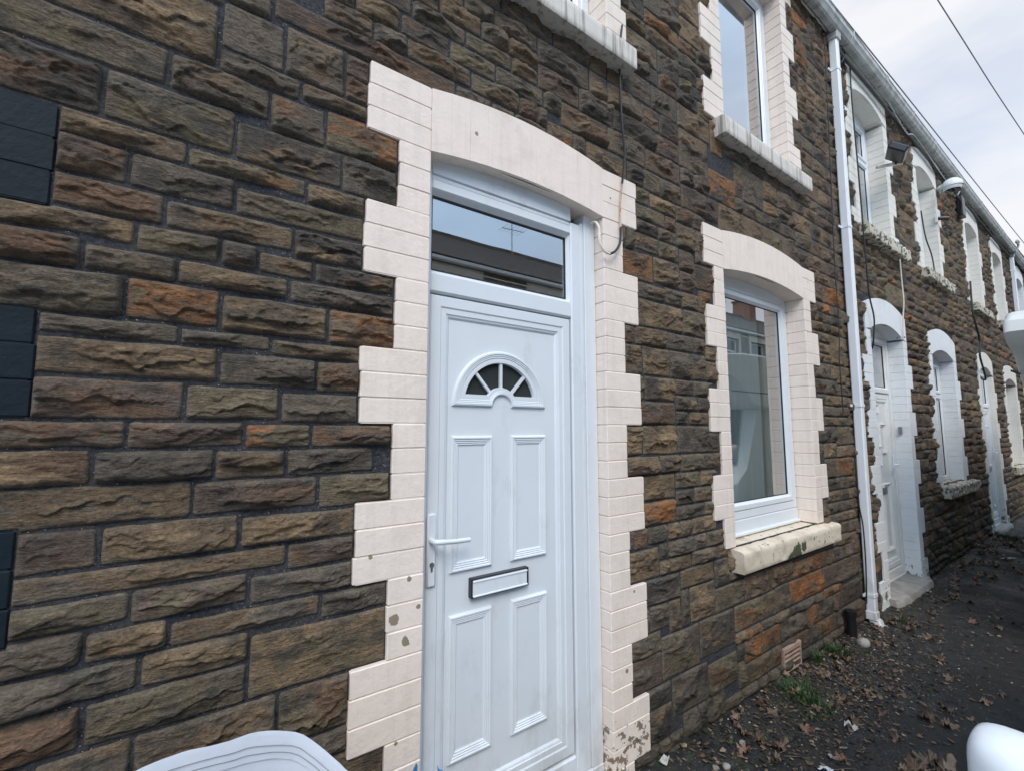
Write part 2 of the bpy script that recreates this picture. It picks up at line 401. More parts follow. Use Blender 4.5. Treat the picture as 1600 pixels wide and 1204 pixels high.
def surround(op, name, parent, seed):
    rnd = random.Random(seed); mb = MB(); dp = op.depth
    j = .0014
    for bi, (a, b, z0, z1) in enumerate(op.blocks):
        n = max(1, round((z1-z0)/(PITCH/3))); h = (z1-z0)/n
        left = abs(b-op.x0) < 1e-6
        for i in range(n):
            o = rnd.uniform(-.0012, .0012); e = rnd.uniform(-.0035, .0035)
            xa, xb = (a+e, b) if left else (a, b+e)
            mb.box(xa, xb, -.013+o+op.face, dp, z0+i*h+j, z0+(i+1)*h-j, .0026)
        # joint backing, the paint fills the joints
        if left: mb.box(a+.006, b-.005, -.0108+op.face, dp-.01, z0, z1)
        else: mb.box(a+.005, b-.006, -.0108+op.face, dp-.01, z0, z1)
    a, b = op.arcx(); n = max(8, int((b-a)/.077))
    for i in range(n):
        g = .0003; xa = a+(b-a)*i/n+g; xb = a+(b-a)*(i+1)/n-g
        fan = (i+.5)/n-.5
        if op.full:
            zl0 = op.soff(xa) if xa > op.x0 else op.zt-PITCH; zl1 = op.soff(xb) if xb < op.x1 else op.zt-PITCH
            if xa < op.x0 < xb: zl0 = zl1 = op.sof
            if xa < op.x1 < xb: zl0 = zl1 = op.sof
        else: zl0, zl1 = op.soff(xa), op.soff(xb)
        mb.prism([(xa, float(zl0)), (xb, float(zl1)), (xb, float(op.ext(xb))), (xa, float(op.ext(xa)))], -.014+rnd.uniform(-.0003, .0003), dp)
    # solid band just behind
    top = [(x, float(op.ext(x))-.003) for x in np.linspace(b, a, 20)]
    bot = [(x, float(op.soff(x))+.003) for x in np.linspace(op.x0, op.x1, 20)]
    mb.prism(bot+top if not op.full else [(a, op.zt-PITCH+.003)]+bot+[(b, op.zt-PITCH+.003)]+top, -.0125, dp-.005)
    return mb.build(name, op.mat, parent)
# ---------------------------------------------------------------- stone walling
PAL = {
 'brown': (.130, .097, .064), 'tan': (.175, .131, .082), 'olive': (.118, .101, .069), 'grey': (.098, .086, .071),
 'purple': (.088, .068, .058), 'dark': (.046, .043, .041), 'rust': (.165, .086, .042), 'orange': (.25, .112, .045), 'redbrown': (.115, .074, .050)}
KEYS = list(PAL)
def pick(rnd, mood=0):
    wts = {'brown': 30, 'tan': 14, 'olive': 15, 'grey': 17, 'purple': 13, 'dark': 7, 'rust': 5, 'orange': 3, 'redbrown': 10}
    if mood == 1: wts.update({'dark': 45, 'purple': 22, 'tan': 3, 'grey': 14, 'brown': 10, 'orange': 3})
    if mood == 2: wts.update({'dark': 14, 'redbrown': 16, 'tan': 8, 'rust': 3})
    return rnd.choices(KEYS, [wts[k] for k in KEYS])[0]
def fill(region, ops, traced, rnd, moodf, small=1.0):
    """coursed rubble between the openings: list of (x0,x1,z0,z1,key)"""
    X0, X1, Z0, Z1 = region; outl = []
    zt = 2.934-.0; bands = []
    z = zt+PITCH*20
    while z > Z0:
        if z-PITCH < Z1: bands.append((max(z-PITCH, Z0), min(z, Z1)))
        z -= PITCH
    def emit(a, b, z0, z1):
        if z1-z0 < .025: return
        ex = []
        for op in ops: ex += op.spans(z0, z1)
        for t in traced:
            if min(t[3], z1)-max(t[2], z0) > .22*(z1-z0) and min(t[1], b)-max(t[0], a) > 0: ex.append((t[0], t[1]))
        segs = [(a, b)]
        for (c, d) in ex:
            ns = []
            for (p, q) in segs:
                if d <= p or c >= q: ns.append((p, q)); continue
                if c-p > .03: ns.append((p, c))
                if q-d > .03: ns.append((d, q))
            segs = ns
        for (p, q) in segs: outl.append((p, q, z0, z1, pick(rnd, moodf((p+q)/2, (z0+z1)/2, rnd))))
    for (z0, z1) in bands:
        x = X0-rnd.uniform(0, .5)
        while x < X1:
            wseg = rnd.uniform(.35, 1.1); xe = x+wseg
            h = z1-z0
            mode = rnd.choices(['2', '2b', '3', '1', '2c'], [28, 22, 24*small, 8/small, 18])[0]
            if h < .15: cuts = [0, 1] if h < .09 else [0, .5, 1]
            elif mode == '2': cuts = [0, .5, 1]
            elif mode == '2b': cuts = [0, .4, 1]
            elif mode == '2c': cuts = [0, .62, 1]
            elif mode == '3': cuts = [0, .32, .66, 1]
            else: cuts = [0, 1]
            for i in range(len(cuts)-1):
                a0, a1 = z0+h*cuts[i], z0+h*cuts[i+1]; hh = a1-a0
                p = max(x, X0)
                e = min(xe, X1)
                while p < e-.001:
                    ww = hh*rnd.uniform(1.1, 3.3)*(1 if hh > .1 else 1.2)/max(small, 1)**.5
                    if e-(p+ww) < hh*.8: ww = e-p
                    q = min(p+ww, e)
                    emit(p, q, a0, a1); p = q
            x = xe
    return outl
def grow(st, gap=.0035, mx=.075, mz=.045):
    R_ = np.array([t[:4] for t in st]); n = len(R_)
    for it in range(2):
        for i in range(n):
            x0, x1, z0, z1 = R_[i]; o = np.ones(n, bool); o[i] = False
            zo = o & (np.minimum(R_[:, 3], z1)-np.maximum(R_[:, 2], z0) > .006)
            cx = (x0+x1)/2; cz = (z0+z1)/2
            rt = R_[zo & (R_[:, 0] > cx)][:, 0]; lt = R_[zo & (R_[:, 1] < cx)][:, 1]
            if len(rt): 
                m_ = rt.min()
                if m_ < x1 or m_-x1 < mx: R_[i, 1] = max(m_-gap, x0+.03)
                else: R_[i, 1] = x1+mx*.3
            if len(lt):
                m_ = lt.max()
                if m_ > x0 or x0-m_ < mx: R_[i, 0] = min(m_+gap, x1-.03)
                else: R_[i, 0] = x0-mx*.3
            x0, x1 = R_[i, :2]
            xo = o & (np.minimum(R_[:, 1], x1)-np.maximum(R_[:, 0], x0) > .008)
            ut = R_[xo & (R_[:, 2] > cz)][:, 2]; dt_ = R_[xo & (R_[:, 3] < cz)][:, 3]
            if len(ut):
                m_ = ut.min()
                if m_ < z1 or m_-z1 < mz: R_[i, 3] = max(m_-gap, z0+.02)
                else: R_[i, 3] = z1+mz*.4
            if len(dt_):
                m_ = dt_.max()
                if m_ > z0 or z0-m_ < mz: R_[i, 2] = min(m_+gap, z1-.02)
                else: R_[i, 2] = z0-mz*.4
    return [(*R_[i], st[i][4]) for i in range(n)]
def stone_wall(parent, stones, ops, region, amp=1.0, seed=1, res=.0018, minres=.0029):
    rnd = random.Random(seed); V = []; F = []; off = 0; per = []
    pid = []
    for si, (x0, x1, z0, z1, key) in enumerate(stones):
        wx, hz = x1-x0, z1-z0
        cx, cz = (x0+x1)/2, (z0+z1)/2
        dist = math.sqrt(cx*cx+CAM_D**2+(cz-CAM_H)**2)
        s = max(minres, res*dist)
        if cx < -.55 or cz > 5.3 or (cx < 1.2 and cz > 3.3 and cz > 2.9+cx*.9): s = max(s, .014)
        g = .0035                                     # half joint
        nx = max(5, int(wx/(s*(1+.12*max(cx, 0)))))+1; nz = max(5, int(hz/s))+1
        u = np.linspace(0, 1, nx); v = np.linspace(0, 1, nz)
        U, W = np.meshgrid(u, v)
        X = x0+U*wx; Z = z0+W*hz
        V.append(np.stack([X.ravel(), Z.ravel(), np.full(X.size, si)], 1))
        idx = np.arange(nx*nz).reshape(nz, nx)+off
        F.append(np.stack([idx[:-1, :-1].ravel(), idx[:-1, 1:].ravel(), idx[1:, 1:].ravel(), idx[1:, :-1].ravel()], 1))
        off += nx*nz
        col = np.array(PAL[key])*rnd.uniform(.86, 1.14); col = col*.9+np.array([.118, .094, .068])*.1
        k2 = {'brown': 'grey', 'tan': 'brown', 'olive': 'grey', 'grey': 'dark', 'purple': 'redbrown', 'dark': 'grey', 'rust': 'olive', 'orange': 'brown', 'redbrown': 'dark'}[key]
        if rnd.random() < .45: k2 = rnd.choice(['dark', 'grey', 'olive', 'brown', 'redbrown', 'tan'])
        c2 = np.array(PAL[k2])*rnd.uniform(.85, 1.15); c2 = c2*.8+np.array([.118, .094, .068])*.2
        pl = []
        for k in range(6):
            an = rnd.uniform(0, 2*math.pi); sl_ = rnd.uniform(.05, .38)
            pl.append((math.cos(an)*sl_, math.sin(an)*sl_*1.2, rnd.uniform(.010, .024)))
        per.append([x0, x1, z0, z1, *col, *c2, rnd.uniform(.40, .62), rnd.uniform(0, 900), rnd.uniform(.6, 1.25), rnd.uniform(-.1, .16)]+[q for p_ in pl for q in p_])
    V = np.concatenate(V); F = np.concatenate(F); per = np.array(per)
    X, Z = V[:, 0], V[:, 1]; si = V[:, 2].astype(int); A = per[si]
    x0, x1, z0, z1 = A[:, 0], A[:, 1], A[:, 2], A[:, 3]; thr, sd_, rel, tilt = A[:, 10], A[:, 11], A[:, 12], A[:, 13]
    hz = z1-z0; cx = (x0+x1)/2; cz = (z0+z1)/2
    wob = .006*(fbm(X*9, Z*9, 3.3, 3)-.5)*2
    # rounded box distance inside the stone
    rr = np.minimum(.011, hz*.18)
    dx = np.minimum(X-x0, x1-X); dz = np.minimum(Z-z0, z1-Z)
    cor = (dx < rr) & (dz < rr)
    e = np.where(cor, rr-np.hypot(rr-dx, rr-dz), np.minimum(dx, dz))-.0035+wob*.6+.003*(fbm(X*40, Z*40, 8.8, 2)-.5)
    for op in ops: e = np.minimum(e, op.sdf(X, Z)-.004+wob*.4)
    u = X; v = Z
    wu = (fbm(X*14, Z*14, sd_+3, 3)-.5)*.05; wv_ = (fbm(X*14, Z*14, sd_+40, 3)-.5)*.035
    fac = np.full(X.shape, 9.0)
    for k in range(6):
        a_, b_, c_ = A[:, 14+3*k], A[:, 15+3*k], A[:, 16+3*k]
        fac = np.minimum(fac, a_*(u-cx+wu)+b_*(v-cz+wv_)+c_)
    t = fbm(u*4+wu*8, v*13+wv_*10, sd_, 4, .55)*7; fl = np.floor(t); st = (fl+sst(.0, .3, t-fl))/7
    big = fbm(u*7, v*11, sd_+9, 3)
    rid = 1-np.abs(2*fbm(u*16+wu*20, v*36, sd_+20, 3)-1)
    fine = fbm(u*70, v*110, sd_+31, 3)
    h = (.004+fac*.75+(st-.5)*.046+(big-.5)*.026+(rid-.6)*.009+(fine-.5)*.0062)*rel*amp+tilt*(cz-Z)*.6*amp
    # broken ledge across the lower half of most stones, undercut below
    lz = (Z-z0)/hz; led = (vn(sd_*7.7, 3.1, 0.5) > .25)*1.0; pos = .22+.33*vn(sd_*3.3, 1.7, 9.5)
    line = pos+(fbm(u*9, sd_, sd_+5, 4, .6)-.5)*1.15
    dl = (lz-line)*hz
    amp_l = .0100*led*(.15+1.5*vn(u*9, sd_, 7.)*vn(sd_*5.1, 8.8, 2.2))
    h = h+amp_l*(sst(-.0030, .0008, dl)*np.exp(-np.maximum(dl, 0)/(.035))*1.5-.45)
    line2 = .72+(fbm(u*15, sd_+2, sd_+15, 4, .6)-.5)*1.3; dl2 = (lz-line2)*hz
    h = h+.0045*(sst(-.0022, .0006, dl2)*np.exp(-np.maximum(dl2, 0)/.018)-.3)*vn(u*17, sd_, 17.)*1.6
    h = np.maximum(h, .0012+.003*big)
    h = np.minimum(h, .034*amp+.004)
    lim = np.minimum(.022*amp+.004, .004+.3*np.minimum(x1-x0, hz))
    h = np.where(h > lim, lim+(h-lim)*.45, h)
    edge = 1-np.exp(-np.maximum(e, 0)/.0045)
    y = -(h*edge)-.0005*edge
    y = np.where(e < 0, np.minimum(.018, .002-e*1.6), y)
    y = np.where(e > 0, y-.0015*sst(0, .004, e), y)
    XX = X+wob*.5; ZZ = Z+.006*(fbm(X*7, Z*7, 5.1, 3)-.5)*2*.6
    keep = (e[F] > -.012).any(axis=1); F = F[keep]
    base = A[:, 4:7]*np.array([1.30, 1.19, 1.09]); sec = A[:, 7:10]*np.array([1.30, 1.19, 1.09])
    msk = sst(thr-.05, thr+.07, fbm(u*8+wu*10, v*20+wv_*14, sd_+60, 4, .6))[:, None]
    c = base*(1-msk)+sec*msk
    stn = sst(.53, .66, fbm(u*12, v*24, sd_+80, 4, .6))[:, None]*.6
    c = c*(1-stn)+np.array([.05, .047, .043])*stn
    rim = (1-sst(.001, .016, e))[:, None]*.85*fbm(u*26, v*26, 2., 3)[:, None]
    c = c*(1-rim)+np.array([.165, .145, .115])*rim
    c = c*(.86+.28*fine[:, None])
    # algae and damp stains at the foot of the wall
    damp = (sst(.75, .12, Z+.35*(fbm(X*3, Z*3, 1.5, 3)-.5))*.62)[:, None] if True else 0
    c = c*(1-damp)+c*np.array([.38, .42, .42])*damp
    nv = len(X)
    # mortar sheet with holes for the openings
    X0, X1, Z0, Z1 = region
    xs = {X0, X1}; zs = {Z0, Z1}
    rects = [(o.x0-.03, o.x1+.03, o.zb-.0, o.sof+o.rs-.004) for o in ops]
    for r in rects:
        for q in r[:2]: 
            if X0 < q < X1: xs.add(q)
        for q in r[2:]:
            if Z0 < q < Z1: zs.add(q)
    def dens(S, step):
        S = sorted(S); o = []
        for a, b in zip(S[:-1], S[1:]):
            n = max(1, int((b-a)/step)); o += [a+(b-a)*i/n for i in range(n)]
        return np.array(o+[S[-1]])
    xs = dens(xs, .05); zs = dens(zs, .05); MX, MZ = np.meshgrid(xs, zs)
    my = .003+.004*(fbm(MX*12, MZ*12, 7.7, 3)-.5)
    mv = np.stack([MX.ravel(), my.ravel(), MZ.ravel()], 1)
    idx = np.arange(MX.size).reshape(MX.shape)+nv
    mf = np.stack([idx[:-1, :-1].ravel(), idx[:-1, 1:].ravel(), idx[1:, 1:].ravel(), idx[1:, :-1].ravel()], 1)
    cxm = ((MX[:-1, :-1]+MX[1:, 1:])/2).ravel(); czm = ((MZ[:-1, :-1]+MZ[1:, 1:])/2).ravel()
    ok = np.ones(len(mf), bool)
    for (a, b, c_, d) in rects: ok &= ~((cxm > a) & (cxm < b) & (czm > c_) & (czm < d))
    mf = mf[ok]
    allv = np.concatenate([np.stack([XX, y, ZZ], 1), mv]).astype(np.float32)
    allf = np.concatenate([F, mf]).astype(np.int32)
    # drop unused vertices
    used = np.zeros(len(allv), bool); used[allf.ravel()] = True
    remap = np.cumsum(used)-1; allv = allv[used]; allf2 = remap[allf].astype(np.int32)
    cols = np.ones((len(used), 4), np.float32); cols[:nv, :3] = c; cols = cols[used]
    me = bpy.data.meshes.new('stone_wall'); me.vertices.add(len(allv)); me.vertices.foreach_set('co', allv.ravel())
    me.loops.add(allf2.size); me.loops.foreach_set('vertex_index', allf2.ravel())
    me.polygons.add(len(allf2)); me.polygons.foreach_set('loop_start', np.arange(0, allf2.size, 4, dtype=np.int32))
    me.polygons.foreach_set('loop_total', np.full(len(allf2), 4, np.int32))
    mi = np.zeros(len(allf2), np.int32); mi[len(F):] = 1; me.polygons.foreach_set('material_index', mi)
    sm = np.ones(len(allf2), bool); me.polygons.foreach_set('use_smooth', sm)
    ca = me.color_attributes.new('Col', 'FLOAT_COLOR', 'POINT'); ca.data.foreach_set('color', cols.ravel())
    me.materials.append(MT['stone']); me.materials.append(MT['mortar']); me.update(); me.validate()
    o = bpy.data.objects.new('stone_wall', me); COL.objects.link(o); o.parent = parent
    print('stone_wall faces', len(allf2)); return o
# ---------------------------------------------------------------- uPVC joinery
def ring(mb, x0, x1, z0, z1, w, ya, yb, c=.004, m=None, wt=None, wb=None):
    wt = w if wt is None else wt; wb = w if wb is None else wb
    mb.box(x0, x0+w, ya, yb, z0, z1, c, m); mb.box(x1-w, x1, ya, yb, z0, z1, c, m)
    mb.box(x0+w-.001, x1-w+.001, ya+.0004, yb, z1-wt, z1, c, m); mb.box(x0+w-.001, x1-w+.001, ya+.0004, yb, z0, z0+wb, c, m)
def bead(mb, x0, x1, z0, z1, w, ya, yb, m=None):
    """mitred sloping bead running round inside a frame"""
    o = [(x0, z0), (x1, z0), (x1, z1), (x0, z1)]; i = [(x0+w, z0+w), (x1-w, z0+w), (x1-w, z1-w), (x0+w, z1-w)]
    vs = [(x, ya, z) for x, z in o]+[(x, yb, z) for x, z in i]
    mb.add(vs, [(k, (k+1) % 4, 4+(k+1) % 4, 4+k) for k in range(4)], m)
def moulding(mb, outer, inner, y0, prof):
    """loft between two matching outlines; prof = [(t, height)]"""
    n = len(outer); vs = []
    for t, h in prof: vs += [(a[0]+(b[0]-a[0])*t, y0-h, a[1]+(b[1]-a[1])*t) for a, b in zip(outer, inner)]
    fs = [(j*n+i, j*n+(i+1) % n, (j+1)*n+(i+1) % n, (j+1)*n+i) for j in range(len(prof)-1) for i in range(n)]
    mb.add(vs, fs)
def window(parent, op, yf, bars=(), bottom=.0, mat='upvc', bar_z=None, curtains=True, openlight=False, style=0, mull=None):
    x0, x1 = op.x0+.002, op.x1-.002; z0, z1 = op.zb, op.sof+op.rs+.01
    mb = MB(); y1 = yf+.06
    zf = z0+bottom
    ring(mb, x0, x1, zf, z1, .052, yf, y1, .005, wt=z1-(op.sof-.045), wb=.052)
    if bottom: mb.box(x0, x1, yf-.004, y1, z0, zf-.002, .004); mb.box(x0, x1, yf-.022, y1, z0, z0+.022, .006)
    cells = []
    zi0, zi1 = zf+.052, op.sof-.045
    if bar_z:
        mb.box(x0+.05, x1-.05, yf+.001, y1, bar_z-.028, bar_z+.028, .005)
        cells = [(x0+.052, x1-.052, zi0, bar_z-.028), (x0+.052, x1-.052, bar_z+.028, zi1)]
    else: cells = [(x0+.052, x1-.052, zi0, zi1)]
    frame = mb
    panes = []
    for ci, (a, b, c, d) in enumerate(cells):
        g = .004
        if ci == 1 or not bar_z:
            ring(mb, a+g, b-g, c+g, d-g, .036, yf-.006, y1-.01, .005); a += .04; b -= .04; c += .04; d -= .04
        bead(mb, a, b, c, d, .012, yf+.002, yf+.016)
        gk = MB(); ring(mb, a+.0115, b-.0115, c+.0115, d-.0115, .0045, yf+.014, yf+.024, 0, m=1)
        panes.append((a+.010, b-.010, c+.010, d-.010))
    if openlight:                                   # top light tilted out
        pass
    f = mb.build('window', [mat, 'black_rubber'], parent)
    for (a, b, c, d) in panes:
        g = MB(); g.box(a, b, yf+.019, yf+.023, c, d); g.build('pane', 'window_glass', f)
    return f
def curtain(parent, x0, x1, z0, z1, y, mat, waves, amp=.02, name='curtain', seed=0):
    mb = MB()
    def fn(u, v):
        x = x0+(x1-x0)*u; a = amp*(1-.35*v)
        return (x+.01*math.sin(v*3+u*9+seed), y+a*math.sin(u*waves*2*math.pi+.7*math.sin(v*2+seed))+.004*math.sin(u*40+v*7), z0+(z1-z0)*v)
    mb.grid(fn, max(30, int(waves*12)), 10)
    return mb.build(name, mat, parent, smooth=True, fixn=False)
def room(parent, x0, x1, z0, z1, op, wall='room_wall', deep=2.6):
    """plastered room behind an opening"""
    mb = MB(); ya, yb = .30, deep
    mb.box(x0, x1, yb, yb+.05, z0, z1); mb.box(x0-.05, x0, ya-.02, yb, z0, z1); mb.box(x1, x1+.05, ya-.02, yb, z0, z1)
    mb.box(x0, x1, ya, yb, z1, z1+.05); mb.box(x0, x1, ya, yb, z0-.05, z0, m=1)
    # inner leaf of the front wall round the opening
    a, b, c, d = op.x0-.01, op.x1+.01, op.zb-.0, op.sof+.06
    if a > x0: mb.box(x0, a, ya-.14, ya, z0, z1)
    if b < x1: mb.box(b, x1, ya-.14, ya, z0, z1)
    mb.box(a, b, ya-.14, ya, d, z1)
    if c > z0+.02: mb.box(a, b, ya-.14, ya, z0, c-.01)
    return mb.build('room', [wall, 'room_floor'], parent)
def sill(parent, x0, x1, y0, y1, z0, z1, mat, rough=.0, seed=0, name='window_sill'):
    mb = MB(); nx = 60; rn = lambda a, b, c: float(fbm(np.array(a), np.array(b), np.array(c), 4))-.5
    sec = [(y1, z0), (y0+.004, z0), (y0, z0+.006), (y0, z1-.016), (y0+.005, z1-.006), (y0+.016, z1-.001), (y0+.05, z1+.004), (y1, z1+.010)]
    # finer section
    s2 = []
    for (a, b), (c, d) in zip(sec[:-1], sec[1:]):
        n = max(1, int(math.hypot(c-a, d-b)/.02))
        for k in range(n): s2.append((a+(c-a)*k/n, b+(d-b)*k/n))
    s2.append(sec[-1])
    loops = []
    for i in range(nx+1):
        x = x0+(x1-x0)*i/nx; lp = []
        for (yy, zz) in s2:
            n_ = rn(x*22, yy*22+zz*30, seed+1.0); n2_ = rn(x*60, yy*60+zz*70, seed+4.)
            k = rough*(n_*1.4+n2_*.7)+.0012*n_
            lp.append((x+(k if i in (0, nx) else 0), yy-k*(1 if yy < y1-.01 else 0), zz+k*.9))
        loops.append(lp)
    mb.loft(loops)
    return mb.build(name, mat, parent, smooth=True)
# ================================================================ the terrace
def PX(px, py, X):                                   # where the line of sight of a pixel meets a plane x = X
    d = right*(px-800)+up*(602-py)+fwd*700; t = X/d.x
    return Vector((X, -CAM_D+d.y*t, CAM_H+d.z*t))
# stones read off the photo (xl, xr, xref, ytop, ybottom) in photo pixels, colour
TR = [(-80,262,262,76,130,'olive'),(60,338,338,18,86,'tan'),(345,441,345,19,72,'grey'),(345,465,345,75,101,'grey'),(266,415,266,84,138,'brown'),
(423,502,423,142,200,'redbrown'),(510,622,510,178,229,'rust'),(446,540,446,63,115,'brown'),(472,578,472,128,154,'brown'),(425,712,578,62,98,'purple'),
(-60,154,154,109,166,'redbrown'),(163,362,163,119,172,'olive'),(369,530,369,187,243,'brown'),(535,622,535,242,290,'grey'),(95,290,95,166,203,'tan'),
(294,472,294,228,257,'rust'),(480,568,480,284,311,'orange'),(86,195,86,205,262,'purple'),(203,362,203,247,287,'dark'),(369,548,369,290,327,'olive'),
(82,249,82,264,308,'redbrown'),(259,452,259,311,347,'brown'),(460,566,460,357,395,'dark'),(-60,207,0,303,345,'tan'),(213,341,213,350,381,'olive'),
(345,398,345,380,408,'grey'),(404,488,404,392,420,'brown'),(-60,126,0,347,395,'redbrown'),(130,268,130,378,418,'brown'),(278,450,278,405,438,'tan'),
(453,618,453,437,465,'grey'),(492,618,492,412,440,'dark'),(-80,191,191,431,486,'olive'),(196,343,196,438,489,'rust'),(347,504,347,458,508,'brown'),
(513,615,513,484,530,'rust'),(61,276,61,486,515,'grey'),(282,420,282,512,537,'brown'),(424,562,424,530,554,'olive'),(55,340,55,521,575,'tan'),
(343,490,343,550,598,'grey'),(495,562,495,566,608,'olive'),(48,284,48,585,647,'purple'),(290,434,290,601,652,'olive'),(439,558,439,612,654,'grey'),
(-60,194,0,655,699,'redbrown'),(198,378,198,662,698,'purple'),(383,483,383,662,696,'orange'),(487,610,487,664,698,'purple'),(-60,142,0,704,757,'tan'),
(145,327,145,704,750,'grey'),(336,441,336,704,741,'brown'),(448,562,448,701,738,'grey'),(500,610,500,745,787,'olive'),(-60,292,0,766,822,'brown'),
(301,495,301,753,806,'purple'),(21,149,21,836,896,'purple'),(157,366,157,822,884,'tan'),(376,548,376,808,856,'tan'),(12,446,12,906,945,'brown'),
(449,548,449,856,880,'purple'),(-30,193,0,955,1011,'olive'),(203,387,203,926,975,'purple'),(390,548,390,901,945,'grey'),(-30,128,0,1020,1064,'brown'),
(131,254,131,996,1038,'tan'),(264,499,264,973,1011,'brown'),(502,605,502,926,961,'grey'),(-30,212,0,1071,1132,'grey'),(219,385,219,1024,1075,'olive'),
(388,602,388,994,1094,'tan'),(-30,117,0,1134,1200,'redbrown'),(130,380,130,1099,1167,'olive'),(430,540,430,1088,1164,'olive'),(207,423,207,1150,1215,'brown'),
(50,202,202,1175,1240,'brown'),(430,540,430,1172,1215,'grey'),
(1079,1120,1079,928,973,'purple'),(1118,1165,1118,919,952,'olive'),(1163,1206,1163,902,928,'purple'),(1206,1238,1206,885,917,'redbrown'),(1240,1293,1240,878,902,'rust'),
(1096,1150,1096,969,1018,'tan'),(1148,1210,1148,952,990,'rust'),(1212,1234,1212,921,958,'brown'),(1234,1287,1234,908,947,'orange'),(1287,1348,1287,891,920,'purple'),
(1034,1094,1034,996,1050,'olive'),(1109,1154,1109,1048,1080,'olive'),(1051,1108,1051,1076,1117,'dark'),(981,1030,981,864,894,'tan'),(1082,1140,1082,415,436,'redbrown') ,
(855,893,855,190,218,'orange'),(1107,1146,1107,270,300,'rust'),(975,1020,975,398,432,'rust')]
traced = []
for xl, xr, xf, a, b, k in TR:
    zt_, zb_ = P(xf, a).z, P(xf, b).z; ym = (a+b)/2
    traced.append((P(xl, ym).x, P(xr, ym).x, zb_, zt_, k))
ZTOP = 5.30
h0 = thing('terraced_house', 'dark stone terraced house with navy painted window blocks at the left edge', 'house', (-1.1, 0, GZ), 'terraced houses in the row')
h1 = thing('terraced_house', 'stone terraced house with pale pink blocks round a clean white panelled door', 'house', (2.2, 0, GZ), 'terraced houses in the row')
h2 = thing('terraced_house', 'stone terraced house with bright white arches just beyond the first white downpipe', 'house', (6.7, 0, GZ), 'terraced houses in the row')
h3 = thing('terraced_house', 'stone terraced house with cream reveals, third along between the two white downpipes', 'house', (11.3, 0, GZ), 'terraced houses in the row')
h4 = thing('terraced_house', 'far terraced house past the second downpipe, mostly hidden by the camper van', 'house', (15.9, 0, GZ), 'terraced houses in the row')
def keepworld(parent, objs):
    for o in objs: o.location = -Vector(parent.location)
ops = {}
ops[0] = [Op(-1.75, -.55, 1.0, 2.448, .12, .24, .12, .24, mat='navy_paint', kind='w', face=.0095), Op(-1.6, -.75, 3.63, 5.3625, .12, .24, .12, .22, mat='navy_paint', kind='w')]
ops[1] = [Op(.65, 1.545, GZ, 2.934, .12, .23, .135, .245, rs=.035, re=.045, kind='d'), Op(2.60, 3.70, 1.0, 2.90, .105, .205, .11, .22, rs=.045, re=.05, kind='w'),
          Op(.75, 1.60, 3.63, 5.3625, .11, .22, .11, .15, kind='w'), Op(2.69, 3.61, 3.63, 5.3625, .115, .225, .095, .20, kind='w')]
ops[2] = [Op(5.09, 6.04, GZ, 2.84, .115, .23, .12, .23, rs=.09, re=.11, full=.12, first=1, sof=2.61, mat='white_paint', kind='d', depth=.16),
          Op(7.13, 8.13, 1.02, 2.80, .12, .22, .13, .25, rs=.09, re=.11, full=.13, first=1, sof=2.56, mat='white_paint', kind='w', depth=.14),
          Op(5.08, 5.96, 3.60, 5.22, .11, .22, .12, .24, rs=.08, re=.10, full=.12, first=1, sof=5.0, mat='cream_paint', kind='w', depth=.16),
          Op(7.13, 7.95, 3.60, 5.13, .12, .23, .10, .22, rs=.08, re=.10, full=.12, first=1, sof=4.92, mat='cream_paint', kind='w', depth=.16)]
ops[3] = [Op(9.70, 10.57, GZ, 2.76, .12, .23, .13, .26, rs=.09, re=.11, full=.12, first=1, sof=2.55, mat='cream_paint', kind='d', depth=.14),
          Op(11.75, 12.80, 1.02, 2.72, .12, .22, .13, .25, rs=.09, re=.11, full=.13, first=1, sof=2.50, mat='cream_paint', kind='w', depth=.14),
          Op(9.66, 10.52, 3.60, 5.13, .11, .22, .12, .24, rs=.08, re=.10, full=.12, first=1, sof=4.87, mat='cream_paint', kind='w', depth=.16),
          Op(11.75, 12.62, 3.60, 5.13, .12, .23, .12, .24, rs=.08, re=.10, full=.12, first=1, sof=4.87, mat='cream_paint', kind='w', depth=.16)]
ops[4] = [Op(14.2, 15.05, GZ, 2.76, .12, .23, .13, .26, rs=.09, re=.11, full=.12, first=1, sof=2.55, mat='white_paint', kind='d', depth=.14),
          Op(16.2, 17.25, 1.02, 2.72, .12, .22, .13, .25, rs=.09, re=.11, full=.13, first=1, sof=2.50, mat='white_paint', kind='w', depth=.14),
          Op(14.3, 15.15, 3.60, 5.13, .11, .22, .12, .24, rs=.08, re=.10, full=.12, first=1, sof=4.87, mat='white_paint', kind='w', depth=.16),
          Op(16.3, 17.15, 3.60, 5.13, .12, .23, .12, .24, rs=.08, re=.10, full=.12, first=1, sof=4.87, mat='white_paint', kind='w', depth=.16)]
regs = {0: (-2.3, 0, .09, ZTOP), 1: (0, 4.45, .09, ZTOP), 2: (4.45, 9.02, .09, ZTOP), 3: (9.02, 13.62, .09, ZTOP), 4: (13.62, 18.2, .09, ZTOP)}
houses = [h0, h1, h2, h3, h4]
AMP = [1.0, 1.0, 1.45, 1.5, 1.5]
def moodf(x, z, r):
    if z < .75 and r.random() < (.9-z)*1.1: return 1
    return 2 if x > 4.4 else 0
children = {i: [] for i in range(5)}; ALL = {}
for i in range(5):
    rnd = random.Random(100+i)
    st = fill(regs[i], ops[i], traced if i < 2 else [], rnd, moodf, 1.0 if i == 0 else (1.35 if i == 1 else 1.0))
    if i < 2: st += [t for t in traced if ((t[0]+t[1])/2 < 0) == (i == 0)]
    ALL[i] = st
st01 = grow(ALL[0]+ALL[1]); ALL[0], ALL[1] = st01[:len(ALL[0])], st01[len(ALL[0]):]
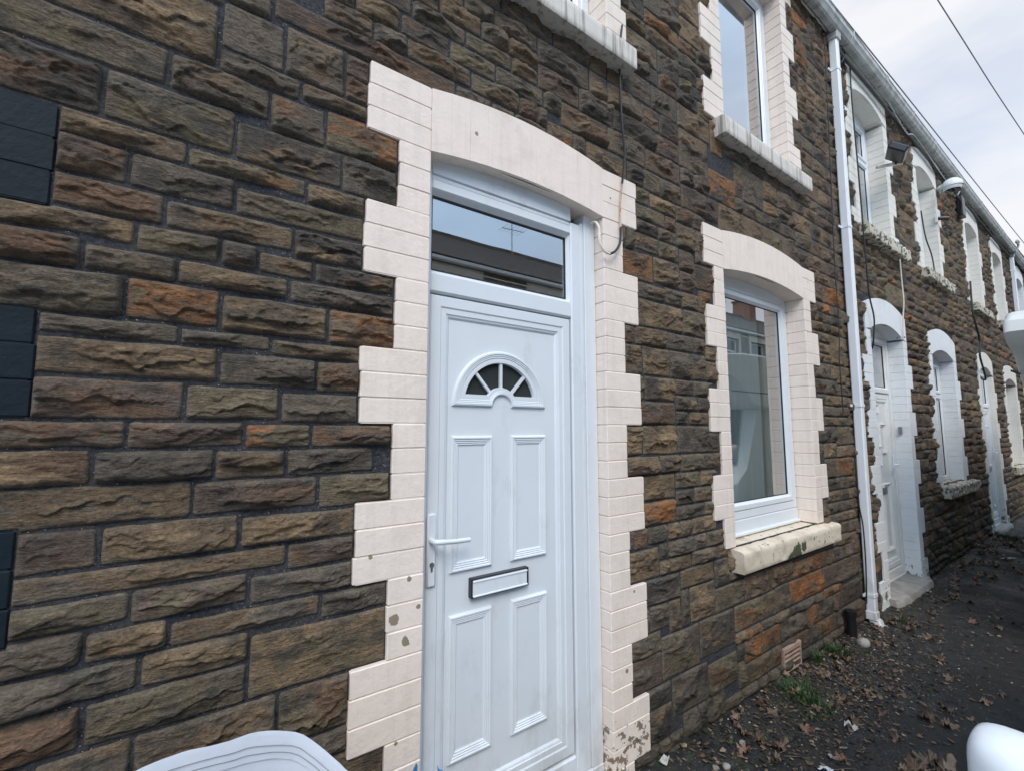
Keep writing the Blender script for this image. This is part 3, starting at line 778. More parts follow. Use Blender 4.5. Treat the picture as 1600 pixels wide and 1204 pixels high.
for i in range(5):
    st = ALL[i]
    o = stone_wall(houses[i], st, ops[i], regs[i], AMP[i], 300+i); children[i].append(o)
    for k, op in enumerate(ops[i]):
        s = surround(op, 'door_surround' if op.kind == 'd' else 'window_surround', houses[i], 50*i+k); children[i].append(s)
# ---- windows
def addwin(i, op, yf, **k):
    cur = k.pop('cur', None); bottom = k.pop('bottom', 0)
    f = window(houses[i], op, yf, bottom=bottom, **k); children[i].append(f)
    x0 = op.x0-.25; x1 = op.x1+.35; zb = GZ+.05 if op.zb < 3 else 3.05; ztp = 2.75 if op.zb < 3 else 5.25
    r = room(houses[i], x0, x1, zb, ztp, op, deep=2.4); children[i].append(r)
    ya = .24
    if cur == 'front':
        children[i].append(curtain(houses[i], op.x0+.02, op.x0+.84, op.zb+.02, op.sof+.02, yf+.10, 'net_curtain', 9, .018, 'net_curtain', 1))
        children[i].append(curtain(houses[i], op.x1-.12, op.x1+.16, op.zb-.05, op.sof+.04, yf+.14, 'thick_curtain', 3, .022, 'curtain', 2))
    elif cur == 'nets':
        children[i].append(curtain(houses[i], op.x0-.02, op.x1+.02, op.zb+.02, op.sof+.02, yf+.11, 'net_curtain', 14, .014, 'net_curtain', 3))
    elif cur == 'side':
        children[i].append(curtain(houses[i], op.x1-.10, op.x1+.06, op.zb-.05, op.sof+.04, yf+.12, 'thick_curtain', 2, .02, 'curtain', 2))
    return f
addwin(0, ops[0][0], .11, cur='nets'); addwin(0, ops[0][1], .11)
addwin(1, ops[1][1], .115, bottom=.10, cur='front'); addwin(1, ops[1][2], .11, cur='side'); addwin(1, ops[1][3], .11, cur='side')
addwin(2, ops[2][1], .13, bar_z=2.10, cur='nets'); addwin(2, ops[2][2], .14, bar_z=4.55, cur='nets'); addwin(2, ops[2][3], .14, bar_z=4.50, cur='nets')
addwin(3, ops[3][1], .13, bar_z=2.10, cur='nets'); addwin(3, ops[3][2], .14, bar_z=4.50, cur='nets', mat='upvc_old'); addwin(3, ops[3][3], .14, bar_z=4.50, cur='nets', mat='upvc_old')
addwin(4, ops[4][1], .13, bar_z=2.10, cur='nets'); addwin(4, ops[4][2], .14, bar_z=4.50, cur='nets'); addwin(4, ops[4][3], .14, bar_z=4.50, cur='nets')
# ---- sills
def addsill(i, *a, **k): children[i].append(sill(houses[i], *a, **k))
addsill(0, -1.95, -.35, -.06, .12, .86, 1.0, 'navy_paint', .003)
# chipped painted sill with bare patch under the ground floor window
addsill(1, 2.56, 3.93, -.075, .125, .862, .985, 'sill_paint', rough=.006, seed=3)
addsill(1, .60, 1.74, -.085, .12, 3.50, 3.62, 'grey_sill', rough=.0, seed=5)
addsill(1, 2.57, 3.80, -.085, .12, 3.50, 3.62, 'grey_sill', rough=.0, seed=7)
addsill(0, -1.8, -.6, -.085, .12, 3.50, 3.62, 'grey_sill', rough=.0, seed=8)
addsill(2, 7.05, 8.55, -.085, .15, .88, 1.01, 'rough_sill', rough=.022, seed=11)
addsill(2, 4.98, 6.22, -.095, .17, 3.47, 3.59, 'rough_sill', rough=.022, seed=12)
addsill(2, 7.02, 8.2, -.085, .17, 3.47, 3.59, 'rough_sill', rough=.022, seed=13)
addsill(3, 9.6, 10.72, -.085, .17, 3.47, 3.59, 'rough_sill', rough=.022, seed=14)
addsill(3, 11.6, 12.8, -.085, .17, 3.47, 3.59, 'rough_sill', rough=.018, seed=15)
addsill(3, 11.6, 13.0, -.085, .15, .88, 1.01, 'rough_sill', rough=.018, seed=16)
addsill(4, 14.2, 15.3, -.085, .17, 3.47, 3.59, 'rough_sill', rough=.018, seed=17)
addsill(4, 16.2, 17.3, -.085, .17, 3.47, 3.59, 'rough_sill', rough=.018, seed=18)
addsill(4, 16.1, 17.4, -.085, .15, .88, 1.01, 'rough_sill', rough=.018, seed=19)
# ---- front door of the pink house
def arcpts(cx, cz, r, a0, a1, n): return [(cx+r*math.cos(a0+(a1-a0)*k/(n-1)), cz+r*math.sin(a0+(a1-a0)*k/(n-1))) for k in range(n)]
def door_frame(parent, op, dx0, dx1, dz0, dz1, tz0, tz1, yf=.045, mat='upvc', thr=True):
    mb = MB(); a, b = op.x0+.002, op.x1-.002; top = op.sof+op.rs+.01; yb = yf+.075
    # outer add-on and stepped main frame
    for s in (0, 1):
        e0 = a if s == 0 else b; e1 = dx0-.004 if s == 0 else dx1+.004
        w = abs(e1-e0)
        if w > .09:
            o1 = e0+(w-.085)*(1 if s == 0 else -1); o2 = e0+(w-.085+.022)*(1 if s == 0 else -1)
            mb.box(e0, o1, yf, yb, dz0-.09, top, .003); mb.box(o1, o2, yf+.006, yb, dz0-.09, tz1+.075, .004)
            mb.box(o2, e1, yf+.002, yb, dz0-.09, tz1+.06, .006)
        else: mb.box(e0, e1, yf+.002, yb, dz0-.09, top, .004)
    mb.box(dx0-.005, dx1+.005, yf+.003, yb, tz1, tz1+.042, .006); mb.box(dx0-.005, dx1+.005, yf+.0075, yb, tz1+.040, tz1+.062, .004)
    mb.box(dx0-.005, dx1+.005, yf, yb, tz1+.060, top, .003)
    mb.box(dx0-.005, dx1+.005, yf+.003, yb, dz1+.005, tz0, .007)
    mb.box(dx0-.005, dx1+.005, yf+.003, yb, dz0-.09, dz0-.006, .007); 
    if thr: mb.box(a, b, yf-.004, yb, dz0-.125, dz0-.09, .004)
    bead(mb, dx0-.005, dx1+.005, tz0, tz1, .014, yf+.010, yf+.030)
    f = mb.build('door_frame', mat, parent)
    g = MB(); g.box(dx0+.006, dx1-.006, yf+.034, yf+.040, tz0+.010, tz1-.010); g.build('transom_pane', 'window_glass', f)
    k = MB(); ring(k, dx0+.003, dx1-.003, tz0+.012, tz1-.012, .008, yf+.028, yf+.034, 0); k.build('gasket', 'black_rubber', f)
    return f
def door_leaf(parent, x0, x1, z0, z1, yf, name='door', mat='upvc', st=.066):
    mb = MB()
    # mitred sash frame
    o = [(x0, z0), (x1, z0), (x1, z1), (x0, z1)]; i_ = [(x0+st, z0+st), (x1-st, z0+st), (x1-st, z1-st), (x0+st, z1-st)]
    prof = [(0, -.03), (0, .004), (.06, .010), (.62, .010), (.70, .006), (1.0, .006)]
    moulding(mb, o, i_, yf+.01, prof)
    w = .020
    i2 = [(x0+st+w, z0+st+w), (x1-st-w, z0+st+w), (x1-st-w, z1-st-w), (x0+st+w, z1-st-w)]
    moulding(mb, i_, i2, yf+.01, [(0, .006), (.08, .003), (.5, .0005), (1, -.008)])
    return mb
D1 = ops[1][0]
f1_ = door_frame(h1, D1, .688, 1.385, .318, 2.180, 2.262, 2.585, .045); children[1].append(f1_)
x0, x1, z0, z1, yf = .688, 1.380, .322, 2.178, .052
mb = door_leaf(h1, x0, x1, z0, z1, yf)
yp = yf+.016                                            # face of the infill panel
Cx, Cz = 1.013, 1.766
# panel sheet with a hole for the fanlight: two halves stitched along its outline
O = arcpts(Cx, Cz, .226, math.pi, 0, 33)                                    # big arch, left to right
O += [(Cx+.226-(.226-.048)*k/8, Cz) for k in range(1, 8)]
O += arcpts(Cx, Cz, .048, 0, math.pi, 17)
O += [(Cx-.048-(.226-.048)*k/8, Cz) for k in range(1, 8)]
zi = 1.813
an = math.asin((zi-Cz-.006)/.171); hb = .080; ah = math.asin((zi-Cz)/hb)
I = arcpts(Cx, Cz+.006, .171, math.pi-an, an, 33)
xr_ = I[-1][0]; xl_ = I[0][0]; hr = hb*math.cos(ah)
I += [(xr_-(xr_-(Cx+hr))*k/8, zi) for k in range(1, 8)]
I += arcpts(Cx, Cz, hb, ah, math.pi-ah, 17)
I += [(Cx-hr-((Cx-hr)-xl_)*k/8, zi) for k in range(1, 8)]
moulding(mb, O, I, yp, [(0, 0), (.0, .004), (.10, .011), (.24, .012), (.30, .0085), (.38, .0095), (.44, .0065), (.52, .0075), (.58, .0045), (.78, .005), (.94, .005), (1.0, -.004), (1.0, -.016)])
inx0, inx1, inz0, inz1 = x0+.07, x1-.07, z0+.07, z1-.07
def sheet(mb, outer, hole):                              # flat panel between a rectangle and a hole outline
    pass
# panel: strips around the fan outline
top = [(x, inz1) for x, _ in O[:33]]
mb.add([(x, yp, z) for x, z in top]+[(x, yp, z) for x, z in O[:33]], [(k, k+1, 33+k+1, 33+k) for k in range(32)])
mb.add([(inx0, yp, Cz), (Cx-.226, yp, Cz), (Cx-.226, yp, inz1), (inx0, yp, inz1)], [(0, 1, 2, 3)])
mb.add([(Cx+.226, yp, Cz), (inx1, yp, Cz), (inx1, yp, inz1), (Cx+.226, yp, inz1)], [(0, 1, 2, 3)])
mb.add([(inx0, yp, inz0), (inx1, yp, inz0), (inx1, yp, Cz), (inx0, yp, Cz)], [(0, 1, 2, 3)])
ha = arcpts(Cx, Cz, .048, 0, math.pi, 17)
mb.add([(x, yp-.0002, z) for x, z in ha], [tuple(range(17))])
def rectpanel(mb, a, b, c, d, yp, k=1.0):
    ot = [(a, c), (b, c), (b, d), (a, d)]; w = .040
    it = [(a+.036, c+w), (b-.036, c+w), (b-.036, d-w), (a+.036, d-w)]
    moulding(mb, ot, it, yp, [(0, 0), (0, .004), (.14, .012*k), (.26, .012*k), (.34, .0075*k), (.44, .0095*k), (.52, .0055*k), (.62, .0072*k), (.70, .0035*k), (.80, .0050*k), (.90, .001), (1, 0)])
for (a, b) in ((.785, .968), (1.058, 1.241)):
    rectpanel(mb, a, b, 1.153, 1.652, yp); rectpanel(mb, a, b, .502, 1.004, yp)
mb.box(x0+.002, x1-.002, yp+.016, yp+.045, z0+.002, z1-.002)
door = mb.build('door', 'upvc', h1); children[1].append(door)
g = MB(); g.add([(x, yp+.010, z) for x, z in I], [tuple(range(len(I)))]); g.build('fanlight_pane', 'fan_glass', door, fixn=False)
g = MB()
for a_ in (90, 48, 132):
    a_ = math.radians(a_); d = (math.cos(a_), math.sin(a_)); n_ = (-d[1], d[0]); wv_ = .0058
    p0 = (Cx+d[0]*(hb-.004), Cz+d[1]*(hb-.004)); p1 = (Cx+d[0]*.178, Cz+d[1]*.178)
    g.prism([(p0[0]+n_[0]*wv_, p0[1]+n_[1]*wv_), (p0[0]-n_[0]*wv_, p0[1]-n_[1]*wv_), (p1[0]-n_[0]*wv_, p1[1]-n_[1]*wv_), (p1[0]+n_[0]*wv_, p1[1]+n_[1]*wv_)], yp-.001, yp+.014)
g.build('sunburst_bar', 'upvc', door)
g = MB(); g.box(.686, .720, .040, .052, 1.128, 1.380, .005)
g.tube(spline([(.700, .044, 1.288), (.700, .022, 1.288), (.706, .006, 1.288), (.730, -.001, 1.287), (.775, .000, 1.283), (.835, .003, 1.281)], 6), [.010]*7+[.0095]*12+[.0085]*12, 10)
hd = g.build('handle', 'upvc', door, smooth=True)
g = MB(); g.tube([(.703, .0395, 1.205), (.703, .036, 1.205)], .0085, 14); g.box(.699, .707, .0365, .0395, 1.182, 1.203, .002); g.build('keyhole', 'steel', hd)
g = MB(); ring(g, .868, 1.134, 1.052, 1.124, .006, yp-.024, yp+.002, .002, wt=.006, wb=.004); lp_ = g.build('letter_plate', 'black_plastic', door)
g = MB(); g.box(.8745, 1.1275, yp-.0235, yp-.006, 1.0565, 1.1175, .004); g.box(.8745, 1.1275, yp-.0275, yp-.02, 1.0565, 1.063, .002); g.box(.8745, 1.1275, yp-.0265, yp-.02, 1.108, 1.1155, .002)
g.build('letter_flap', 'upvc', lp_)
# hallway behind
g = MB(); g.box(.5, 1.7, 2.2, 2.25, .2, 2.8); g.box(.45, .5, .12, 2.2, .2, 2.8); g.box(1.7, 1.75, .12, 2.2, .2, 2.8); g.box(.45, 1.75, .12, 2.25, 2.8, 2.85); g.box(.45, 1.75, .12, 2.25, .15, .2, m=1)
children[1].append(g.build('room', ['room_wall', 'room_floor'], h1))
g = MB(); g.box(.56, 1.64, -.12, .3, GZ-.04, .198, .012); children[1].append(g.build('door_step', 'concrete', h1))
# ---- other doors
def plain_door(i, op, x0, x1, z0, z1, tz0, tz1, yf, mat='upvc_old'):
    f = door_frame(houses[i], op, x0-.006, x1+.006, z0, z1+.004, tz0, tz1, yf, mat=mat); children[i].append(f)
    mb = door_leaf(houses[i], x0, x1, z0+.004, z1, yf+.007, mat=mat, st=.075); yp = yf+.023
    mb.add([(x0+.07, yp, z0+.07), (x1-.07, yp, z0+.07), (x1-.07, yp, z1-.07), (x0+.07, yp, z1-.07)], [(0, 1, 2, 3)])
    xm = (x0+x1)/2
    for (a, b) in ((x0+.14, xm-.045), (xm+.045, x1-.14)):
        h_ = z1-z0
        rectpanel(mb, a, b, z0+.17, z0+.17+h_*.38, yp, 1.6)
    for (a, b, c, d) in ((xm-.07, xm+.07, z0+1.52, z0+1.62), (x0+.16, x0+.34, z0+1.12, z0+1.42), (x1-.34, x1-.16, z0+1.12, z0+1.42), (xm-.07, xm+.07, z0+1.0, z0+1.2)):
        rectpanel(mb, a, b, c, d, yp, 1.6)
    mb.box(x0+.002, x1-.002, yp+.016, yp+.04, z0+.006, z1-.002)
    d = mb.build('door', mat, houses[i]); children[i].append(d)
    g = MB(); g.box(x1-.045, x1-.012, yf-.006, yf+.006, z0+.85, z0+1.1, .004); g.tube([(x1-.03, yf-.004, z0+1.0), (x1-.03, yf-.045, z0+1.0), (x1-.15, yf-.045, z0+1.0)], .009, 8); g.build('handle', 'upvc', d)
    g = MB(); g.box(xm-.13, xm+.13, yp-.02, yp+.002, z0+.72, z0+.79, .004); g.build('letter_plate', 'steel', d)
    k = MB(); k.box(op.x0-.1, op.x1+.1, 2.2, 2.25, .2, 2.8); k.box(op.x0-.15, op.x0-.1, .2, 2.2, .2, 2.8); k.box(op.x1+.1, op.x1+.15, .2, 2.2, .2, 2.8); k.box(op.x0-.1, op.x1+.1, .2, 2.2, 2.8, 2.85)
    children[i].append(k.build('room', 'room_wall', houses[i]))
plain_door(2, ops[2][0], 5.17, 5.96, .31, 2.03, 2.09, 2.56, .115)
plain_door(3, ops[3][0], 9.78, 10.49, .30, 2.0, 2.07, 2.50, .04, 'upvc')
plain_door(4, ops[4][0], 14.28, 14.97, .30, 2.0, 2.07, 2.50, .08, 'upvc')
def step(i, x0, x1, y0, zt, seed):
    mb = MB(); loops = []
    for k in range(25):
        x = x0+(x1-x0)*k/24; n_ = float(fbm(np.array(x*14), np.array(seed*3.1), np.array(1.), 3)-.5)*.03
        e = .03*(max(0, abs(k-12)-10)/2)**2
        loops.append([(x, .22, GZ-.05), (x, y0+n_+e, GZ-.05), (x, y0+n_*.8+e, zt-.03), (x, y0+.012+n_+e, zt-.008), (x, y0+.04, zt), (x, .22, zt+.012)])
    mb.loft(loops); children[i].append(mb.build('door_step', 'concrete', houses[i], smooth=True))
step(2, 5.04, 6.10, -.10, .200, 1); step(3, 9.66, 10.7, -.08, .19, 2); step(4, 14.1, 15.2, -.08, .19, 3)
# ---- eaves: fascia, gutter, brackets, roof
def eaves(i, x0, x1, chimney=False):
    H = houses[i]
    g = MB(); g.box(x0, x1, -.034, -.012, 5.285, 5.42, .003); children[i].append(g.build('fascia', 'fascia_white', H))
    g = MB(); g.box(x0, x1, -.012, .10, 5.29, 5.40); children[i].append(g.build('wall_plate', 'timber_dark', H))
    # ogee gutter, open on top
    sec = [(-.036, 5.338), (-.038, 5.268), (-.050, 5.254), (-.095, 5.252), (-.112, 5.262), (-.125, 5.285), (-.136, 5.300), (-.140, 5.330), (-.147, 5.338), (-.143, 5.341), (-.134, 5.332), (-.130, 5.302), (-.108, 5.268), (-.094, 5.258), (-.052, 5.260), (-.043, 5.272), (-.041, 5.338)]
    g = MB(); g.loft([[(x, y, z) for y, z in sec] for x in (x0, x1)])
    gt = g.build('gutter', 'gutter_grey', H); children[i].append(gt)
    x = x0+.35; k = 0
    while x < x1:
        w = .035 if k % 2 else .012; g = MB()
        s2 = [(y-(.006 if y < -.09 else 0), z-.006) if z < 5.335 else (y-(.004 if y < -.1 else 0), z+.006) for y, z in sec[:9]]
        s2 = s2+[(y+.004, z+.002) for y, z in reversed(sec[:9])]
        g.loft([[(xx, y, z) for y, z in s2] for xx in (x-w, x+w)]); x += .92; k += 1
        g.build('gutter_bracket', 'gutter_grey', gt)
    # roof of slates, rising away from the street
    g = MB(); r = random.Random(i); n = 26
    for k in range(n):
        y0 = -.10+k*.19; z0 = 5.41+k*.19*.62; xx = x0
        while xx < x1-.01:
            q = min(xx+.30, x1); g.box(xx+.002, q-.002, y0+r.uniform(-.003, .003), y0+.24, 0, .008); 
            for v in range(len(g.v)-8, len(g.v)):
                a, b, c = g.v[v]; g.v[v] = (a, b, z0+(b-y0)*.62+c-.02*(b-y0)/.24+.016)
            xx = q
    g.box(x0, x1, 4.80, 4.95, 8.42, 8.50)
    children[i].append(g.build('roof', 'slate', H, fixn=False))
    g = MB(); g.box(x0, x1, 9.2, 9.3, .1, 5.4); g.box(x0+.001, x1-.001, .12, 9.2, 2.86, 2.95); children[i].append(g.build('rear_wall', 'brick_red', H))
for i in range(5): eaves(i, regs[i][0], regs[i][1])
def downpipe(i, xb, xt, yb=-.085, mat='pipe_white'):
    g = MB(); w = .066; y0, y1 = yb, yb+.065
    def sq(xc, z, e=0): 
        r = .008; a, b, c, d = xc-w/2-e, xc+w/2+e, y0-e, y1+e
        return [(a+r, c, z), (b-r, c, z), (b, c+r, z), (b, d-r, z), (b-r, d, z), (a+r, d, z), (a, d-r, z), (a, c+r, z)]
    zz = np.linspace(.22, 5.25, 9)
    g.loft([sq(xb+(xt-xb)*(z-.2)/5.05, z) for z in zz])
    g.loft([sq(xb, z, e) for z, e in ((.175, .006), (.235, .006))])
    p = g.build('downpipe', mat, houses[i]); children[i].append(p)
    for z in (.36, 1.87, 3.42, 4.9):
        g = MB(); xc = xb+(xt-xb)*(z-.2)/5.05
        g.loft([sq(xc, z+e, .004) for e in (-.012, .012)]); g.box(xc-w/2-.05, xc-w/2, y1-.012, y1, z-.011, z+.011, .002); g.box(xc+w/2, xc+w/2+.02, y1-.012, y1, z-.011, z+.011, .002)
        g.build('pipe_bracket', mat, p)
    g = MB(); g.loft([sq(xt, 5.19, .012), sq(xt, 5.26, .016)]); g.build('gutter_outlet', 'gutter_grey', p)
    g = MB()                                           # cracked shoe at the foot
    loops = []
    for k in range(5):
        t = k/4; c_ = .03*math.sin(t*9); loops.append([(x+.01*t+c_*.3, y-.06*t, z-t*.075+c_*.2) for x, y, z in sq(xb, .185, .005)])
    g.loft(loops, cap=False); g.build('pipe_shoe', mat, p)
downpipe(1, 4.497, 4.568); downpipe(3, 13.53, 13.60)
# ---- terracotta air brick
g = MB(); ring(g, 3.09, 3.33, .150, .300, .012, -.016, .01, .003)
for k in range(5): g.box(3.10, 3.32, -.012-.001*k, .0, .160+k*.027, .172+k*.027, .003)
g.box(3.095, 3.325, -.020, .0, .272, .303, .004)
children[1].append(g.build('air_vent', 'terracotta', h1))
for i in range(5): keepworld(houses[i], children[i])
# ================================================================ ground
def hexgrid(): pass
def ground_mesh(name, xs, ys, fn, mat_, z0):
    X, Y = np.meshgrid(xs, ys); Z = fn(X, Y)
    v = np.stack([X.ravel(), Y.ravel(), Z.ravel()], 1).astype(np.float32); idx = np.arange(X.size).reshape(X.shape)
    f = np.stack([idx[:-1, :-1].ravel(), idx[:-1, 1:].ravel(), idx[1:, 1:].ravel(), idx[1:, :-1].ravel()], 1).astype(np.int32)
    me = bpy.data.meshes.new(name); me.vertices.add(len(v)); me.vertices.foreach_set('co', v.ravel()); me.loops.add(f.size); me.loops.foreach_set('vertex_index', f.ravel())
    me.polygons.add(len(f)); me.polygons.foreach_set('loop_start', np.arange(0, f.size, 4, dtype=np.int32)); me.polygons.foreach_set('loop_total', np.full(len(f), 4, np.int32))
    me.polygons.foreach_set('use_smooth', np.ones(len(f), bool)); me.update(); me.validate(); me.materials.append(MT[mat_])
    o = bpy.data.objects.new(name, me); COL.objects.link(o); return tag(o, kind='structure')
m, nt, b = mat('pavement')
n1 = noise_node(nt, 60, 5, .65); n2_ = noise_node(nt, 2.2, 5, .6); n3 = noise_node(nt, 170, 2, .5); n4 = noise_node(nt, 9, 4, .6)
c = mixc(nt, maprange(nt, n1.outputs[0], .3, .7, 0, 1), (.0065, .007, .007), (.022, .0215, .020))
c = mixc(nt, maprange(nt, n2_.outputs[0], .45, .7, 0, .6), c, (.024, .019, .015))
g_ = N(nt, 'ShaderNodeNewGeometry'); sx = N(nt, 'ShaderNodeSeparateXYZ'); nt.links.new(g_.outputs['Position'], sx.inputs[0])
near = maprange(nt, sx.outputs['Y'], -.55, -.02, 0, .16)
c = mixc(nt, maprange(nt, math2(nt, 'ADD', n4.outputs[0], near), .62, .74, 0, .7), c, (.030, .034, .016))
c = mixc(nt, maprange(nt, n3.outputs[0], .715, .735, 0, .7), c, (.22, .20, .17))
nt.links.new(c, b.inputs['Base Color'])
nt.links.new(maprange(nt, n2_.outputs[0], .35, .65, .45, .9), b.inputs['Roughness'])
bump(nt, b, math2(nt, 'ADD', n1.outputs[0], math2(nt, 'MULTIPLY', n3.outputs[0], .5)), .8, .008)
MT['pavement'] = m
simple('asphalt', (.045, .045, .047), .85, .3, 40, .6, .006, dirt=(.03, .028, .024), dscale=2)
simple('kerb_stone', (.16, .155, .145), .85, .25, 12, .5, .004, dirt=(.06, .06, .05), dscale=5)
def gfn(X, Y):
    e = sst(-.30, -.02, Y)*.030*(.5+fbm(X*3, Y*5, 4.4, 3))
    return GZ-.012+e*1.0+.020*(fbm(X*2.2, Y*3, 1.1, 3)-.5)+.016*(fbm(X*16, Y*16, 2.2, 3)-.5)+.006*(fbm(X*60, Y*60, 3.1, 2)-.5)
ys = np.concatenate([np.linspace(-1.72, -.8, 40), np.linspace(-.785, .16, 70)])
ground_mesh('pavement', np.concatenate([np.linspace(-3, 1.55, 60), np.linspace(1.57, 5.5, 300), np.linspace(5.53, 18, 260)]), ys, gfn, 'pavement', GZ)
g = MB(); g.box(-60, 120, -60, 60, -.2, .0); tag(g.build('ground', 'asphalt'), kind='structure')
g = MB(); g.box(-40, 60, -5.4, -1.84, .01, .105); tag(g.build('road', 'asphalt'), kind='structure')
g = MB()
x = -12
while x < 40: g.box(x+.004, x+.91, -1.85, -1.715, .02, .135, .012); g.box(x+.004, x+.91, -5.53, -5.40, .02, .135, .012); x += .914
tag(g.build('kerb', 'kerb_stone'), kind='structure')
g = MB(); g.box(-40, 60, -6.86, -5.53, .01, .128); tag(g.build('opposite_pavement', 'asphalt'), kind='structure')
def gh(x, y): return float(gfn(np.array([x]), np.array([y]))[0])
# ================================================================ row across the street
YO = -6.9
def opposite_house(stack=False):
    r = thing('terraced_house', 'stone terraced house across the street, reflected in the window panes', 'house', (0, YO, GZ), 'houses reflected from across the street')
    W = 4.45; B = lambda g, n, m_, p=r: g.build(n, m_, p)
    wins = [(.65, 1.55, 0, 2.55), (2.5, 3.6, .85, 2.55), (.7, 1.6, 3.4, 4.85), (2.6, 3.5, 3.4, 4.85)]
    g = MB(); xs = [0, .65, 1.6, 2.5, 3.6, W]
    def strip(a, b, holes):
        z = 0
        for (c, d) in holes: 
            if c > z: g.box(a, b, -.3, 0, z, c)
            z = d
        g.box(a, b, -.3, 0, z, 5.15)
    strip(0, .65, []); strip(.65, 1.6, [(0, 2.55), (3.4, 4.85)]); strip(1.6, 2.5, []); strip(2.5, 3.6, [(.85, 2.55), (3.4, 4.85)]); strip(3.6, W, [])
    B(g, 'stone_wall', 'opp_stone')
    g = MB()
    for (a, b, c, d) in ((.65, 1.6, 0, 2.55), (.65, 1.6, 3.4, 4.85), (2.5, 3.6, .85, 2.55), (2.5, 3.6, 3.4, 4.85)):
        g.box(a-.14, a, -.12, .012, c, d); g.box(b, b+.14, -.12, .012, c, d); g.box(a-.14, b+.14, -.12, .014, d, d+.24)
        if c > 0: g.box(a-.1, b+.1, -.12, .06, c-.12, c)
    B(g, 'window_surround', 'render_cream')
    for (a, b, c, d) in ((.65, 1.6, 3.4, 4.85), (2.5, 3.6, .85, 2.55), (2.5, 3.6, 3.4, 4.85)):
        g = MB(); ring(g, a, b, c, d, .07, -.14, -.10, 0); g.box(a, b, -.14, -.1, d-.5, d-.43); f = B(g, 'window', 'upvc')
        g = MB(); g.box(a+.06, b-.06, -.135, -.128, c+.06, d-.06); g.build('pane', 'dark_glass', f)
        g = MB(); g.box(a+.06, b-.06, -.16, -.15, c+.06, d-.06); g.build('blind', 'thick_curtain', f)
    g = MB(); g.box(.65, 1.6, -.14, -.1, 0, 2.55); d_ = B(g, 'door', 'upvc_old')
    g = MB(); g.box(.72, 1.53, -.1, -.095, 2.15, 2.5); g.build('pane', 'dark_glass', d_)
    g = MB(); g.box(0, W, -.02, .03, 5.12, 5.24); B(g, 'fascia', 'fascia_white')
    g = MB(); g.box(0, W, .03, .15, 5.10, 5.19, .02); B(g, 'gutter', 'pipe_white')
    g = MB(); g.box(0, W, .0, .02, 4.98, 5.01); B(g, 'wall_cable', 'fascia_white')
    g = MB(); n = 20; rr = random.Random(5)
    for k in range(n):
        y0 = .12-k*.18; z0 = 5.22+k*.18*.60; xx = -.15*(k % 2)
        while xx < W:
            a = max(xx, 0); q = min(xx+.3, W)
            if q-a > .02: g.add([(a+.004, y0, z0), (q-.004, y0, z0), (q-.004, y0-.2, z0+.12), (a+.004, y0-.2, z0+.12), (a+.004, y0, z0+.03), (q-.004, y0, z0+.03), (q-.004, y0-.2, z0+.135), (a+.004, y0-.2, z0+.135)], [(0, 1, 2, 3), (4, 5, 6, 7), (0, 1, 5, 4), (1, 2, 6, 5), (2, 3, 7, 6), (3, 0, 4, 7)])
            xx += .3
    g.box(0, W, -3.55, -3.4, 7.36, 7.46)
    g.add([(0, -3.45, 7.36), (W, -3.45, 7.36), (W, -7, 5.2), (0, -7, 5.2)], [(0, 1, 2, 3)])
    g.box(0, W, -7.2, -7, 0, 5.2); g.box(0, W, -3.6, -3.5, 0, 7.3)
    B(g, 'roof', 'tile_brown')
    if not stack: return r
    g = MB(); g.box(-.35, .35, -3.9, -3.0, 7.0, 8.25, .02); g.box(-.4, .4, -3.95, -2.95, 8.25, 8.35, .02); ch = B(g, 'chimney', 'brick_red')
    g = MB()
    for cx_ in (-.18, .16): 
        for cy_ in (-3.7, -3.2): g.tube([(cx_, cy_, 8.35), (cx_, cy_, 8.62)], [.11, .085], 10)
    g.build('chimney_pot', 'clay', ch)
    return r
def copy_tree(o, parent=None):
    c_ = o.copy(); COL.objects.link(c_); c_.parent = parent
    for ch_ in list(o.children): copy_tree(ch_, c_)
    return c_
oh = opposite_house(); oh.location.x = -3.0
for k in range(1, 6):
    c_ = copy_tree(oh); c_.location.x = -3.0+4.45*k
oc = opposite_house(True); oc.location.x = -3.0+4.45*6-1.6+1.6
oc['label'] = 'stone terraced house across the street with a brick chimney, reflected in the lower window'; del oc['group']
def aerial(x, y, z, label):
    r = thing('television_aerial', label, 'aerial', (x, y, z)); g = MB()
    g.tube([(0, 0, -1.2), (0, 0, .9)], .018, 6); g.build('mast', 'steel', r)
    g = MB(); g.tube([(-.5, 0, .85), (.6, .1, .85)], .014, 5)
    for k in range(9): g.tube([(-.45+k*.12, -.25, .85), (-.45+k*.12, .3, .85)], .006, 4)
    g.tube([(-.4, 0, .35), (.5, 0, .42)], .012, 5)
    for k in range(6): g.tube([(-.35+k*.15, -.3, .38), (-.35+k*.15, .3, .38)], .006, 4)
    g.build('antenna_element', 'steel', r)
aerial(8.3, -10.2, 7.9, 'thin roof aerial reflected at the right of the glass above the white door')
aerial(22.0, -10.4, 9.3, 'thin roof aerial reflected at the top of the ground floor window pane')
